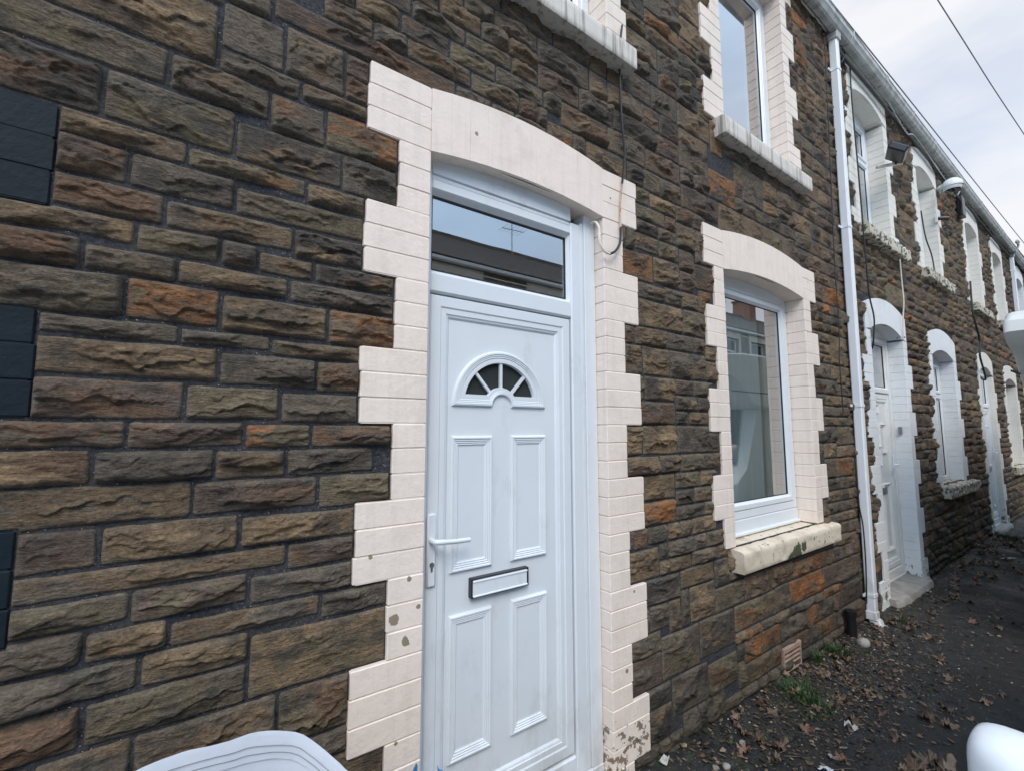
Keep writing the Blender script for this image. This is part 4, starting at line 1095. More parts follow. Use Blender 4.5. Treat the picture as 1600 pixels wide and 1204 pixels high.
# ================================================================ cables, lights and cameras fixed to the walls
def cable(label, pts, r, mat_, n=8, name='cable', cat='cable'):
    g = MB(); g.tube(spline(pts, n), r, 7); return tag(g.build(name, mat_, smooth=True), label, cat)
W_ = lambda px, py, Y: P(px, py, Y)
c1 = empty('cable'); tag(c1, 'black cable dropping from the upper sill and looping into the top of the white door', 'cable')
g = MB(); g.tube(spline([W_(972, 40, -.024), W_(968, 88, -.03), W_(971, 180, -.036), W_(976, 240, -.034), W_(972, 288, -.026)], 8), .0055, 7); g.build('upper_run', 'black_rubber', c1, smooth=True)
g = MB(); g.tube(spline([W_(972, 288, -.026), W_(969, 320, -.022), W_(969, 356, -.024)], 6), .0048, 7); g.build('painted_run', 'rust_paint', c1, smooth=True)
g = MB(); g.tube(spline([W_(970, 354, -.024), W_(969, 378, -.03), W_(962, 392, -.04), W_(953, 397, -.04)], 8), .006, 7); g.build('lower_loop', 'black_rubber', c1, smooth=True)
g = MB(); g.tube(spline([W_(953, 397, -.04), W_(944, 392, -.035), W_(937, 378, -.03), W_(936, 358, -.02), W_(931, 348, .0), W_(924, 348, .03)], 8), .0062, 7); g.build('cream_loop', 'cream_cable', c1, smooth=True)
cable('black cable running from the eaves down beside the first downpipe to the next white door', [(5.03, -.03, 5.2), (4.99, -.035, 4.8), (4.96, -.05, 4.2), (4.94, -.06, 3.6), (4.95, -.06, 3.2), (5.0, -.05, 2.9), (5.08, -.05, 2.7), (5.10, -.03, 2.52), (5.14, .0, 2.42), (5.2, .06, 2.42)], .0065, 'black_rubber')
cable('thin dark cable hanging down the stone wall left of the first downpipe', [(4.40, -.04, 5.15), (4.34, -.05, 4.6), (4.31, -.045, 3.9), (4.27, -.04, 3.1), (4.25, -.045, 2.5), (4.21, -.045, 2.2), (4.23, -.04, 1.8)], .004, 'black_rubber')
cable('thin dark cable hugging the left side of the downpipe foot', [(4.40, -.04, 1.5), (4.415, -.04, 1.1), (4.44, -.05, .9), (4.44, -.05, .6), (4.43, -.04, .3)], .005, 'black_rubber')
cable('pale cable hanging from the rough upper sill down to the second door arch', [W_(1406, 405, -.07), W_(1409, 440, -.06), W_(1412, 470, -.06), W_(1411, 500, -.04), W_(1411, 530, -.02)], .006, 'cream_cable')
cable('thin black wire crossing the top corner of the second white door', [W_(1414, 527, -.02), W_(1402, 528, .02), W_(1396, 530, .08)], .006, 'black_rubber')
cable('black cable looping across the dark wall into the third door arch', [W_(1516, 440, -.05), W_(1519, 480, -.07), W_(1524, 505, -.08), W_(1531, 532, -.08), W_(1531, 555, -.08), W_(1536, 575, -.06), W_(1540, 592, -.04), W_(1535, 592, .0), W_(1531, 587, .04)], .012, 'black_rubber')
cable('thin black cable slanting across the second upper window of the white arched house', [W_(1439, 330, -.02), W_(1446, 370, -.03), W_(1456, 400, -.04), W_(1461, 430, -.06), W_(1463, 445, -.06)], .007, 'black_rubber')
cable('tangled cable coil hanging under the gutter beside the first downpipe', [W_(1310, 62, -.04), W_(1316, 76, -.05), W_(1320, 84, -.05), W_(1316, 95, -.06), W_(1313, 99, -.05), W_(1312, 90, -.05), W_(1317, 80, -.05), W_(1313, 74, -.06), W_(1311, 82, -.05), W_(1318, 96, -.05), W_(1321, 110, -.04)], .007, 'black_rubber')
cable('bundle of grey cables running along the wall under the gutter', [(4.6, -.05, 5.16), (5.6, -.05, 5.17), (6.4, -.06, 5.13), (7.2, -.05, 5.17), (8.6, -.05, 5.15), (9.6, -.05, 5.17), (11.5, -.05, 5.15), (13.4, -.05, 5.17)], .016, 'timber_dark', 14)
cable('second thinner cable sagging under the gutter of the white arched house', [(6.0, -.07, 5.22), (6.5, -.09, 5.06), (7.0, -.07, 5.2), (8.3, -.07, 5.10), (8.8, -.07, 5.02), (9.1, -.08, 5.18)], .006, 'gutter_grey', 12)
# overhead wires
def ray3(px, py, z): 
    d = right*(px-800)+up*(602-py)+fwd*700; t = (z-CAM_H)/d.z; return Vector((0, -CAM_D, CAM_H))+d*t
a, b_ = ray3(1465, 0, 6.5), ray3(1600, 210, 6.5); d = (b_-a)
cable('overhead wire high in the sky at the top right', [a-d*2.5+Vector((0, 0, .1)), a, b_, b_+d*3+Vector((0, 0, .3))], .006, 'wire_grey', 12, 'overhead_wire', 'wire')
a, b_ = ray3(1400, 130, 5.62), ray3(1600, 380, 5.72); d = (b_-a)
cable('overhead wire running just above the gutter line', [a-d*.6, a, b_, b_+d*1.2+Vector((0, 0, .1))], .006, 'wire_grey', 12, 'overhead_wire', 'wire')
a, b_ = ray3(1570, 365, 5.62), ray3(1600, 402, 5.60); d = (b_-a)
cable('short overhead wire near the far end of the gutter', [a-d*.3, a, b_, b_+d*4], .009, 'black_rubber', 12, 'overhead_wire', 'wire')
# floodlight
fl = thing('security_floodlight', 'square black floodlight on a pale arm between the upper windows', 'floodlight', W_(1385, 262, -.06))
L0 = fl.location
def rel(px, py, Y): return W_(px, py, Y)-L0
g = MB(); g.tube([rel(1370, 262, .0), rel(1385, 259, -.06), rel(1409, 255, -.16)], .018, 8); g.build('arm', 'cream_cable', fl, smooth=True)
cf = rel(1401, 239, -.17)
g = MB()
g.box(-.13, .13, -.035, .035, -.085, .085, .012)
Mr = Matrix.Rotation(math.radians(-52), 4, 'X') @ Matrix.Identity(4)
g.v = [tuple(Matrix.Rotation(math.radians(20), 4, 'Z') @ Mr @ Vector(v)+cf) for v in g.v]
g.build('lamp_housing', 'black_plastic', fl)
g = MB(); g.tube([rel(1401, 243, -.15), rel(1400, 257, -.13)], .012, 6); g.build('bracket', 'black_plastic', fl)
# dome camera on a wall bracket
cc_ = thing('dome_camera', 'round cream security camera on a wall bracket below the gutter', 'security camera', W_(1466, 300, 0))
L0 = cc_.location
g = MB(); g.tube([rel(1464, 302, 0), rel(1470, 293, -.06), rel(1480, 288, -.16), rel(1488, 287, -.24)], [.04, .03, .028, .03], 8); g.build('bracket', 'fascia_white', cc_, smooth=True)
cd = rel(1488, 291, -.26)
def ball(g, c, r, z0=-1, z1=1, sy=1, n=16):
    def fn(u, v):
        t = z0+(z1-z0)*v; q = math.sqrt(max(0, 1-t*t)); a = u*2*math.pi
        return (c[0]+r*q*math.cos(a), c[1]+r*q*math.sin(a)*sy, c[2]+r*t)
    g.grid(fn, n, 12, closeu=True)
g = MB(); ball(g, cd, .10, -.12, 1); g.build('dome_cover', 'fascia_white', cc_, smooth=True)
g = MB(); ball(g, cd, .075, -1, 0); g.build('camera_dome', 'dark_glass', cc_, smooth=True)
g = MB(); ball(g, cd, .092, -.55, -.1); g.build('trim_ring', 'fascia_white', cc_, smooth=True)
sm_ = thing('bullet_camera', 'tiny dark camera on the white side of an upper window', 'security camera', W_(1461, 343, 0)); L0 = sm_.location
g = MB(); g.box(-.02, .02, -.03, .0, -.05, .05, .005); g.build('base', 'fascia_white', sm_)
g = MB(); g.tube([(0, -.03, 0), (.05, -.12, -.02)], [.025, .03], 8); g.build('camera_body', 'black_plastic', sm_, smooth=True)
bell = thing('alarm_cluster', 'small dark junction box with wires hanging below the dome camera', 'junction box', W_(1500, 320, -.05)); L0 = bell.location
g = MB(); g.box(-.10, .10, -.04, .03, -.2, .12, .01); g.build('box', 'black_plastic', bell)
g = MB(); g.tube(spline([rel(1492, 303, -.2), rel(1497, 308, -.12), rel(1501, 318, -.1), rel(1500, 336, -.06)], 6), .014, 6); g.build('lead', 'black_rubber', bell, smooth=True)
hook = thing('insulator_hook', 'small wire hook standing on the far end of the gutter', 'hook', W_(1588, 392, -.12)); L0 = hook.location
g = MB(); g.tube(spline([rel(1586, 394, -.12), rel(1590, 388, -.12), rel(1591, 382, -.12), rel(1588, 379, -.12), rel(1589, 376, -.12), rel(1592, 379, -.12)], 6), .02, 6); tag(g.build('hook_rod', 'steel', hook, smooth=True))
bp = empty('door_bell', W_(1400, 670, .0)); tag(bp, 'small grey entry box on the white reveal beside the second door', 'door bell')
g = MB(); g.box(.01, .03, -.0, .03, -.04, .04, .004); g.build('case', 'steel', bp); bp.location = (6.005, .05, 1.66)
# black iron drain stub at the foot of the wall
g = MB(); g.tube([(0, 0, 0), (0, 0, .22)], .032, 12); g.tube([(0, 0, .19), (0, 0, .225)], .040, 12)
dp_ = g.build('drain_pipe_stub', 'black_plastic', smooth=True); dp_.location = (4.06, -.055, .11); tag(dp_, 'short black iron pipe standing at the foot of the wall left of the downpipe', 'pipe')
# ================================================================ vehicles
def wheel(parent, x, y, z, r=.31, w=.2):
    t = MB(); prof = [(-w/2, r*.62), (-w/2, r*.93), (-w/2+.03, r), (w/2-.03, r), (w/2, r*.93), (w/2, r*.62)]
    t.loft([[(x+q*math.cos(2*math.pi*k/28), y+a, z+q*math.sin(2*math.pi*k/28)) for k in range(28)] for a, q in prof], cap=False)
    wl = t.build('wheel', 'tyre', parent, smooth=True)
    t = MB(); t.tube([(x, y-w*.38, z), (x, y+w*.38, z)], r*.64, 24)
    for k in range(5):
        a = 2*math.pi*k/5; t.box(-.025, .025, -w*.46, w*.46, .02, r*.6)
        for v in range(len(t.v)-8, len(t.v)):
            p = Vector(t.v[v]); t.v[v] = (x+p.x*math.cos(a)+p.z*math.sin(a), y+p.y, z-p.x*math.sin(a)+p.z*math.cos(a))
    t.build('rim', 'steel', wl)
def body_loft(prof, y0, y1, tuck, n=14):
    """side outline (x, z) swept across the width with a tumblehome"""
    g = MB(); loops = []
    zs = [p[1] for p in prof]; zlo, zhi = min(zs), max(zs)
    for k in range(n+1):
        t = -1+2*k/n; a = abs(t); f = (1-a**6)**.5 if a < 1 else 0
        loops.append([])
        for (x, z) in prof:
            hh = (z-zlo)/(zhi-zlo); half = (y1-y0)/2*(1-tuck*max(0, hh-.5)*2)
            cx_ = sum(p[0] for p in prof)/len(prof); s = 1-.05*a**5
            loops[-1].append((cx_+(x-cx_)*s, (y0+y1)/2+half*t, z if a < .99 else zlo+(z-zlo)*.985))
    g.loft(loops); return g
car = thing('parked_car', 'white car parked on the right with only its rounded wing mirror in view', 'car', (1.9, -2.35, .105))
CL = Vector(car.location)
def crel(x, y, z): return Vector((x, y, z))-CL
prof = [(-.25, .35), (-.28, .62), (-.18, .80), (.2, .93), (.95, 1.02), (1.55, 1.48), (2.0, 1.58), (2.9, 1.57), (3.5, 1.40), (3.85, 1.0), (3.9, .6), (3.85, .35)]
g = body_loft([(x-CL.x, z-CL.z) for x, z in prof], -1.50-CL.y, -3.2-CL.y, .20); g.build('body', 'car_white', car, smooth=True)
for s in (-1.512, -3.188):
    k_ = .10 if s < -2 else -.10
    g = MB(); g.add([crel(1.15, s, 1.08), crel(1.62, s+k_, 1.44), crel(2.3, s+k_*1.3, 1.50), crel(2.3, s, 1.06)], [(0, 1, 2, 3)]); g.build('side_window', 'dark_glass', car, fixn=False)
    g = MB(); g.add([crel(2.38, s, 1.06), crel(2.38, s+k_*1.3, 1.50), crel(3.2, s+k_*1.2, 1.44), crel(3.4, s, 1.08)], [(0, 1, 2, 3)]); g.build('side_window', 'dark_glass', car, fixn=False)
g = MB(); g.add([crel(.99, -1.66, 1.06), crel(.99, -3.04, 1.06), crel(1.50, -2.95, 1.47), crel(1.50, -1.75, 1.47)], [(0, 1, 2, 3)]); g.build('windscreen', 'dark_glass', car, fixn=False)
for x in (.45, 3.1):
    for y in (-1.62, -3.08): wheel(car, x-CL.x, y-CL.y, .415-CL.z, .31, .2)
for y in (-1.75, -2.95):
    g = MB(); ball(g, crel(-.2, y, .72), .12, -1, 1, .9); g.build('headlight', 'van_white', car, smooth=True)
# wing mirror shell: rounded, facing the camera
pL = PX(1507, 1195, 1.12); zt_ = PX(1545, 1144, 1.12).z
g = MB(); loops = []; wM = .225; hM = .185; yl = pL.y; zc_ = zt_-hM/2
NS = 44
def mouth(s, d):                                       # superellipse outline, s = scale, d = depth towards the back
    o = []
    for k in range(NS):
        a = 2*math.pi*k/NS; ca, sa = math.cos(a), math.sin(a); e = .38
        yy = abs(ca)**e*math.copysign(1, ca); zz = abs(sa)**(e+.05)*math.copysign(1, sa)
        taper = 1-.10*(yy < 0)*abs(yy)
        y_ = (yl-wM/2)+yy*wM/2*s; z_ = zc_+zz*hM/2*s*taper-.030*(1-(yy+1)/2)+.010*(1-abs(yy))
        o.append(crel(1.12+d, y_, z_))
    return o
for s, d in ((.02, -.040), (.30, -.0395), (.55, -.037), (.74, -.031), (.87, -.020), (.95, -.006), (.99, .012), (1.0, .035), (.995, .055), (.97, .062), (.95, .052), (.93, .050)): loops.append(mouth(s, d))
g.loft(loops); mh = g.build('wing_mirror', 'car_white', car, smooth=True)
g = MB(); g.loft([mouth(.92, .051), mouth(.92, .054)]); g.build('mirror_glass', 'steel', mh)
g = MB(); g.loft([[crel(x, -1.47-.0, z) for x, z in ((1.10, zc_-.075), (1.18, zc_-.075), (1.18, zc_-.035), (1.10, zc_-.035))], [crel(x, yl-wM+.03, z) for x, z in ((1.10, zc_-.065), (1.17, zc_-.065), (1.17, zc_-.02), (1.10, zc_-.02))]]); g.build('mirror_arm', 'black_plastic', mh)
# camper van
van = thing('camper_van', 'cream white camper van with a rounded roof pod parked at the right edge', 'camper van', (7.4, -1.85, .105))
VL = Vector(van.location)
def rbody(pts, y1, y0, r, name, mt, parent=van):
    """side outline extruded across with rounded long edges"""
    g = MB(); n = 5; loops = []
    cx_ = sum(p[0] for p in pts)/len(pts); cz_ = sum(p[1] for p in pts)/len(pts)
    rows = [(0, 1-r*1.0/1.0), ]
    steps = []
    for k in range(n+1):
        a = math.pi/2*k/n; steps.append((r*(1-math.cos(a)) if False else r*(1-math.sin(a)), r*(1-math.cos(a))))
    seq = [(y0+s[1], s[0]) for s in steps]+[(y1-s[1], s[0]) for s in reversed(steps)]
    seq = [(y0+r*(1-math.cos(math.pi/2*k/n)), r*(1-math.sin(math.pi/2*k/n))) for k in range(n+1)]+[(y1-r*(1-math.cos(math.pi/2*k/n)), r*(1-math.sin(math.pi/2*k/n))) for k in range(n, -1, -1)]
    for yy, ins in seq:
        lp = []
        for (x, z) in pts:
            dx, dz = x-cx_, z-cz_; wx = max(abs(p[0]-cx_) for p in pts); wz = max(abs(p[1]-cz_) for p in pts)
            lp.append((cx_+dx*(1-ins/wx)-VL.x, yy-VL.y, cz_+dz*(1-ins/wz)-VL.z))
        loops.append(lp)
    g.loft(loops); return g.build(name, mt, parent, smooth=True)
ys_ = -.90; yo_ = -2.95
rbody([(5.0, 2.18), (4.86, 2.24), (4.68, 2.29), (4.60, 2.35), (4.62, 2.43), (4.76, 2.51), (5.1, 2.54), (7.0, 2.57), (10.2, 2.57), (10.2, 1.92), (7.0, 1.92), (5.5, 1.92), (5.27, 1.95), (5.11, 2.07)], ys_, yo_, .04, 'roof_pod', 'van_white')
rbody([(5.75, .45), (5.75, 2.02), (10.15, 2.02), (10.15, .45)], ys_-.02, yo_+.02, .05, 'body', 'van_white')
rbody([(4.95, .45), (4.90, .75), (5.0, 1.05), (5.25, 1.22), (5.62, 1.98), (5.8, 2.02), (5.8, .45)], ys_-.12, yo_+.12, .09, 'cab', 'van_white')
g = MB(); q = lambda x, y, z: (x-VL.x, y-VL.y, z-VL.z)
g.add([q(5.24, -1.15, 1.26), q(5.24, -2.70, 1.26), q(5.57, -2.62, 1.95), q(5.57, -1.22, 1.95)], [(0, 1, 2, 3)]); g.build('windscreen', 'dark_glass', van, fixn=False)
for y in (-1.25, -2.6):
    g = MB(); g.box(4.88-VL.x, 5.0-VL.x, y-.14-VL.y, y+.14-VL.y, .78-VL.z, .98-VL.z, .03); g.build('headlight', 'fascia_white', van)
g = MB(); g.box(4.86-VL.x, 5.05-VL.x, -1.05-VL.y, -2.8-VL.y, .38-VL.z, .62-VL.z, .04); g.build('bumper', 'black_plastic', van)
for x in (5.4, 9.2):
    for y in (-1.10, -2.74): wheel(van, x-VL.x, y-VL.y, .44-VL.z, .33, .22)
g = MB(); ring(g, 6.6-VL.x, 7.7-VL.x, 1.25-VL.z, 1.8-VL.z, .04, ys_+.0-VL.y, ys_+.012-VL.y, .004); g.build('window_frame', 'black_rubber', van)
g = MB(); g.box(6.63-VL.x, 7.67-VL.x, ys_-.015-VL.y, ys_+.004-VL.y, 1.28-VL.z, 1.77-VL.z); g.build('side_window', 'dark_glass', van)
g = MB(); g.box(4.78-VL.x, 10.0-VL.x, ys_-.004-VL.y, ys_+.004-VL.y, 2.085-VL.z, 2.10-VL.z, .002); g.build('trim_strip', 'black_rubber', van)
# ================================================================ bulk bag
bag = thing('bulk_bag', 'white woven builders bag with stitched rim at the bottom left', 'bag', (-.10, -.72, GZ))
bx, by = -.10, -.72
def rim_z(x):
    xs = [-.7, -.35, -.2, -.1, -.04, .03, .09, .16, .22, .28, .33, .40]; zs = [.82, .91, .975, 1.022, 1.044, 1.052, 1.052, 1.044, 1.020, .985, .945, .90]
    return sum(float(np.interp(x+d_, xs, zs)) for d_ in (-.03, -.015, 0, .015, .03))/5
_a = np.linspace(0, 2*np.pi, 8001); _x = np.abs(np.cos(_a))**.5*np.sign(np.cos(_a))*.455; _y = np.abs(np.sin(_a))**.5*np.sign(np.sin(_a))*.415
_l = np.concatenate([[0], np.cumsum(np.hypot(np.diff(_x), np.diff(_y)))]); _l = _l/_l[-1]*2*np.pi
def bagpt(a, s, z, d=0):
    a = a % (2*math.pi); ca, sa = math.cos(a), math.sin(a)
    x = float(np.interp(a, _l, _x))*s; y = float(np.interp(a, _l, _y))*s
    n_ = float(fbm(np.array(x*5+3), np.array(y*5+z*4), np.array(2.), 3)-.5)
    n3_ = float(fbm(np.array(x*16+3), np.array(y*16+z*9), np.array(6.), 3)-.5)
    n4_ = abs(float(fbm(np.array(x*9+1), np.array(y*9-z*7), np.array(4.), 2)-.5))
    return (x+n_*.035+n3_*.010+d*ca, y+n_*.03+n3_*.010+n4_*.02+d*sa, z+n3_*.006)
NA = 180; g = MB(); loops = []
def rz(a):
    x, y, _ = bagpt(a, 1, 0); return rim_z(bx+x)-GZ+.004*math.sin(a*9)-.20*min(1, max(0, (.1-y)/.3))
for t in (0, .08, .25, .45, .65, .82, .93, .985, 1.0):
    loops.append([bagpt(2*math.pi*k/NA, .945+.045*t+.05*math.sin(math.pi*t), rz(2*math.pi*k/NA)*t, 0) for k in range(NA)])
top_s = 1.0
for t, s, dz in ((1, .985, .003), (1, .975, -.004), (1, .967, -.045), (1, .976, -.049), (1, .94, -.12), (1, .9, -.25), (1, .8, -.36), (1, .5, -.42), (1, .05, -.40)):
    loops.append([bagpt(2*math.pi*k/NA, s, rz(2*math.pi*k/NA)+dz, 0) for k in range(NA)])
g.loft(loops); bo = g.build('bag_body', 'bag_white', bag, smooth=True)
g = MB()
for dz in (.018, .032): g.tube([bagpt(2*math.pi*k/NA, .967, rz(2*math.pi*k/NA)-dz) for k in range(NA)], .0008, 4, cap=False)
g.build('stitching', 'wire_grey', bo)
g = MB(); r5 = random.Random(5)
for k in range(16):
    a = math.radians(r5.choice([112, 114, 116])+r5.uniform(-4, 4)); p = Vector(bagpt(a, 1.0, rz(a)))
    q_ = p+Vector((r5.uniform(-.05, .03), r5.uniform(-.01, .03), r5.uniform(.005, .04))); m_ = (p+q_)/2+Vector((r5.uniform(-.01, .01), 0, .012))
    g.tube(spline([p, m_, q_], 4), .0005, 4)
g.build('loose_thread', 'bag_white', bo)
# blue sack in the doorway, its creased top just in view
g = MB()
def sack(u, v):
    a = 2*math.pi*u; r = .10*(1-.55*v**3)+.012*math.sin(a*5+v*4)
    top = .36+.05*math.cos(a*2+.6)+.03*math.sin(a*5)
    return (.055*0+r*1.0*math.cos(a), r*.55*math.sin(a), v*top)
g.grid(sack, 40, 14, closeu=True); o = g.build('rubble_sack', 'blue_plastic', smooth=True, fixn=False)
pk = P(668, 1204, -.07); o.location = (pk.x+.0, -.07, pk.z-.405); tag(o, 'crumpled blue plastic sack at the foot of the white door', 'sack')
# ================================================================ leaves, weeds and litter
def leafmat(name, c0, c1):
    m, nt, b = mat(name)
    n1 = noise_node(nt, 40, 4, .6); oi = N(nt, 'ShaderNodeObjectInfo')
    c = mixc(nt, maprange(nt, n1.outputs[0], .35, .65, 0, 1), c0, c1)
    c = mixc(nt, 1.0, c, gray(nt, maprange(nt, oi.outputs['Random'], 0, 1, .6, 1.25)), 'MULTIPLY')
    nt.links.new(c, b.inputs['Base Color']); b.inputs['Roughness'].default_value = .6
    bump(nt, b, n1.outputs[0], .4, .004); MT[name] = m
leafmat('leaf_brown', (.115, .068, .042), (.19, .12, .078)); leafmat('leaf_pale', (.25, .175, .12), (.16, .105, .07)); leafmat('leaf_green', (.07, .10, .03), (.14, .15, .05)); leafmat('leaf_dark', (.07, .045, .03), (.12, .08, .05))
leafmat('grass_green', (.035, .09, .02), (.07, .13, .03)); leafmat('twig_brown', (.10, .07, .05), (.2, .15, .1))
def leaf_mesh(seed, lob=True):
    r = random.Random(seed); g = MB(); n = 56; rings = 6
    cu = r.uniform(-.5, .5); fold = r.uniform(.25, .9); ph = r.uniform(0, 6)
    lobes = [(0, 1.0), (.95, .85), (-.95, .85), (1.95, .6), (-1.95, .6)]
    rad = []
    for k in range(n):
        a = -math.pi+2*math.pi*k/n
        if lob:
            q = .46
            for la, lr in lobes:
                d = abs((a-la+math.pi) % (2*math.pi)-math.pi); q = max(q, lr*max(0, 1-(d/.80)**1.35))
            q *= 1+.09*math.sin(k*2.9+ph)
        else:
            q = .42/(1-.75*math.cos(a*1.0)**2+1e-3)**.5*(.55 if True else 1); q = min(q, .95)
        rad.append(q)
    vs = [(0, 0, 0)]
    for j in range(1, rings+1):
        t = j/rings
        for k in range(n):
            a = -math.pi+2*math.pi*k/n; x = rad[k]*t*math.cos(a); y = rad[k]*t*math.sin(a)
            z = fold*(abs(y)**1.4)*.55+cu*x*x+.16*t*math.sin(a*3+ph)*rad[k]+.05*math.sin(9*x+ph)+(.16*t*t*math.sin(k*1.3+ph))+.22*t*t*math.sin(a*2+ph*2)
            vs.append((x*.05, y*.05*(1-.25*fold), z*.05))
    fs = [(0, 1+k, 1+(k+1) % n) for k in range(n)]
    for j in range(rings-1):
        for k in range(n):
            a = 1+j*n; fs.append((a+k, a+n+k, a+n+(k+1) % n, a+(k+1) % n))
    g.add(vs, fs); g.tube(spline([(0, 0, 0), (-.03, .002, .006), (-.06, .006, .004)], 4), [.0014]*8+[.001], 5)
    return g
def leafobj(seed, mt, lob=True):
    o = leaf_mesh(seed, lob).build('fallen_leaf', mt, smooth=False, fixn=False)
    for p in o.data.polygons: p.use_smooth = True
    return o
protos = []
LBL = {'leaf_brown': ('dry brown lobed leaf lying on the dark pavement beside the wall', 'dry brown leaves on the pavement'),
       'leaf_pale': ('pale tan curled leaf lying on the dark pavement beside the wall', 'pale tan leaves on the pavement'),
       'leaf_dark': ('dark rotting leaf lying on the pavement beside the wall', 'dark rotting leaves on the pavement'),
       'leaf_green': ('small green leaf lying on the pavement near the pink house', 'green leaves on the pavement')}
LM = {k: [] for k in LBL}
for s in range(4): LM['leaf_brown'].append((s, True))
for s in range(3): LM['leaf_pale'].append((20+s, True))
for s in range(3): LM['leaf_dark'].append((40+s, True))
LM['leaf_green'] = [(60, False), (61, False)]
first = {}
def put_leaf(kind, x, y, sc, rz_=None, dz=.0, tilt=.25):
    s, lob = rl.choice(LM[kind]); key = (kind, s)
    if key in first: o = first[key].copy(); COL.objects.link(o)
    else: o = leafobj(s, kind, lob); first[key] = o
    o.location = (x, y, gh(x, y)+.006+dz); o.scale = (sc, sc, sc)
    o.rotation_euler = (rl.uniform(-tilt, tilt), rl.uniform(-tilt, tilt), rl.uniform(0, 6.28) if rz_ is None else rz_)
    tag(o, LBL[kind][0], 'leaf', LBL[kind][1]); return o
rl = random.Random(11)
for px, py, k, sc in ((1205, 1115, 'leaf_pale', 1.1), (1158, 1118, 'leaf_brown', .8), (1150, 1136, 'leaf_brown', 1.0), (1215, 1165, 'leaf_brown', 1.3), (1165, 1175, 'leaf_brown', 1.2), (1142, 1162, 'leaf_green', .8), (1198, 1152, 'leaf_green', .9),
                      (1450, 1120, 'leaf_brown', 1.5), (1480, 1130, 'leaf_brown', 1.4), (1540, 1093, 'leaf_pale', 1.1), (1483, 1105, 'leaf_dark', 1.2), (1452, 1185, 'leaf_pale', 1.9), (1430, 1200, 'leaf_brown', 1.8), (1475, 1200, 'leaf_pale', 1.7), (1245, 1080, 'leaf_pale', 1.1), (1267, 1118, 'leaf_green', 1.0), (1275, 1105, 'leaf_pale', 1.0),
                      (1468, 1028, 'leaf_brown', 1.4), (1485, 1058, 'leaf_brown', 1.1), (1562, 963, 'leaf_brown', 1.3), (1345, 1000, 'leaf_pale', 1.1), (1360, 1005, 'leaf_pale', 1.0), (1405, 968, 'leaf_pale', 1.4), (1420, 982, 'leaf_brown', 1.2), (1430, 975, 'leaf_brown', 1.2), (1392, 975, 'leaf_brown', 1.2),
                      (1300, 1100, 'leaf_brown', 1.0), (1320, 1090, 'leaf_brown', 1.1), (1350, 1075, 'leaf_pale', .9), (1330, 1120, 'leaf_brown', 1.2), (1380, 1110, 'leaf_brown', 1.2), (1400, 1150, 'leaf_brown', 1.0), (1330, 1060, 'leaf_brown', .9), (1290, 1058, 'leaf_pale', .9)):
    p = G(px, py); put_leaf(k, p.x, min(p.y, -.03), sc*.88)
for k in range(70):                                        # drift along the foot of the wall
    x = rl.choice([rl.uniform(2.3, 4.4), rl.uniform(4.5, 9.4), rl.uniform(4.6, 9.4), rl.uniform(6.2, 9.6)]); y = -abs(rl.gauss(0, .20))-.05
    if 4.95 < x < 6.15 and y > -.17: y -= .15
    put_leaf(rl.choice(['leaf_brown', 'leaf_brown', 'leaf_pale', 'leaf_dark']), x, y, rl.uniform(.7, 1.25), tilt=.5, dz=rl.uniform(0, .008))
for k in range(75):                                        # scattered wider
    x = rl.uniform(2.0, 13.0); y = -rl.uniform(.1, 1.4)
    put_leaf(rl.choice(['leaf_brown', 'leaf_dark', 'leaf_pale', 'leaf_dark']), x, y, rl.uniform(.5, 1.05), tilt=.3)
for k in range(26):
    x = rl.uniform(6.3, 9.6); y = -abs(rl.gauss(.16, .12))-.04; put_leaf(rl.choice(['leaf_pale', 'leaf_brown']), x, y, rl.uniform(.9, 1.5), tilt=.5, dz=.01)
# weeds
def tuft(x, y, n, h, label, seed, spread=.07):
    r = random.Random(seed); g = MB()
    for k in range(n):
        a = r.uniform(0, 6.28); q = spread*math.sqrt(r.random()); bx_, by_ = q*math.cos(a), q*math.sin(a); hh = h*r.uniform(.5, 1); ln = r.uniform(.2, .9)*hh; a2 = a+r.uniform(-1, 1)
        w = r.uniform(.0018, .0035); px_, py_ = -math.sin(a2)*w, math.cos(a2)*w
        vs = []
        for j in range(4):
            t = j/3; cx_ = bx_+math.cos(a2)*ln*t*t; cy_ = by_+math.sin(a2)*ln*t*t; cz_ = hh*t*(1-.25*t); ww = (1-t)**.7
            vs += [(cx_-px_*ww, cy_-py_*ww, cz_), (cx_+px_*ww+.0001, cy_+py_*ww, cz_)]
        g.add(vs, [(2*j, 2*j+1, 2*j+3, 2*j+2) for j in range(3)])
    o = g.build('grass_tuft', 'grass_green', fixn=False); o.location = (x, y, gh(x, y)-.004); tag(o, label, 'grass tuft')
p = G(1250, 1085); tuft(p.x, p.y, 260, .085, 'bright green grass tuft growing just below the terracotta air vent', 1, .10)
p = G(1258, 1100); tuft(p.x, p.y-.02, 160, .07, 'sprawling green weed among leaves in front of the vent', 2, .12)
p = G(1308, 1022); tuft(p.x, min(p.y, -.05), 200, .075, 'green grass tuft against the wall right of the vent', 3, .07)
p = G(1400, 985); tuft(4.75, -.16, 60, .05, 'small weed tuft beside the foot of the first downpipe', 4, .06)
tuft(9.45, -.12, 220, .14, 'weedy clump by the step of the third door', 5, .16)
tuft(3.45, -.06, 40, .13, 'few thin grass blades standing against the wall base', 6, .03)
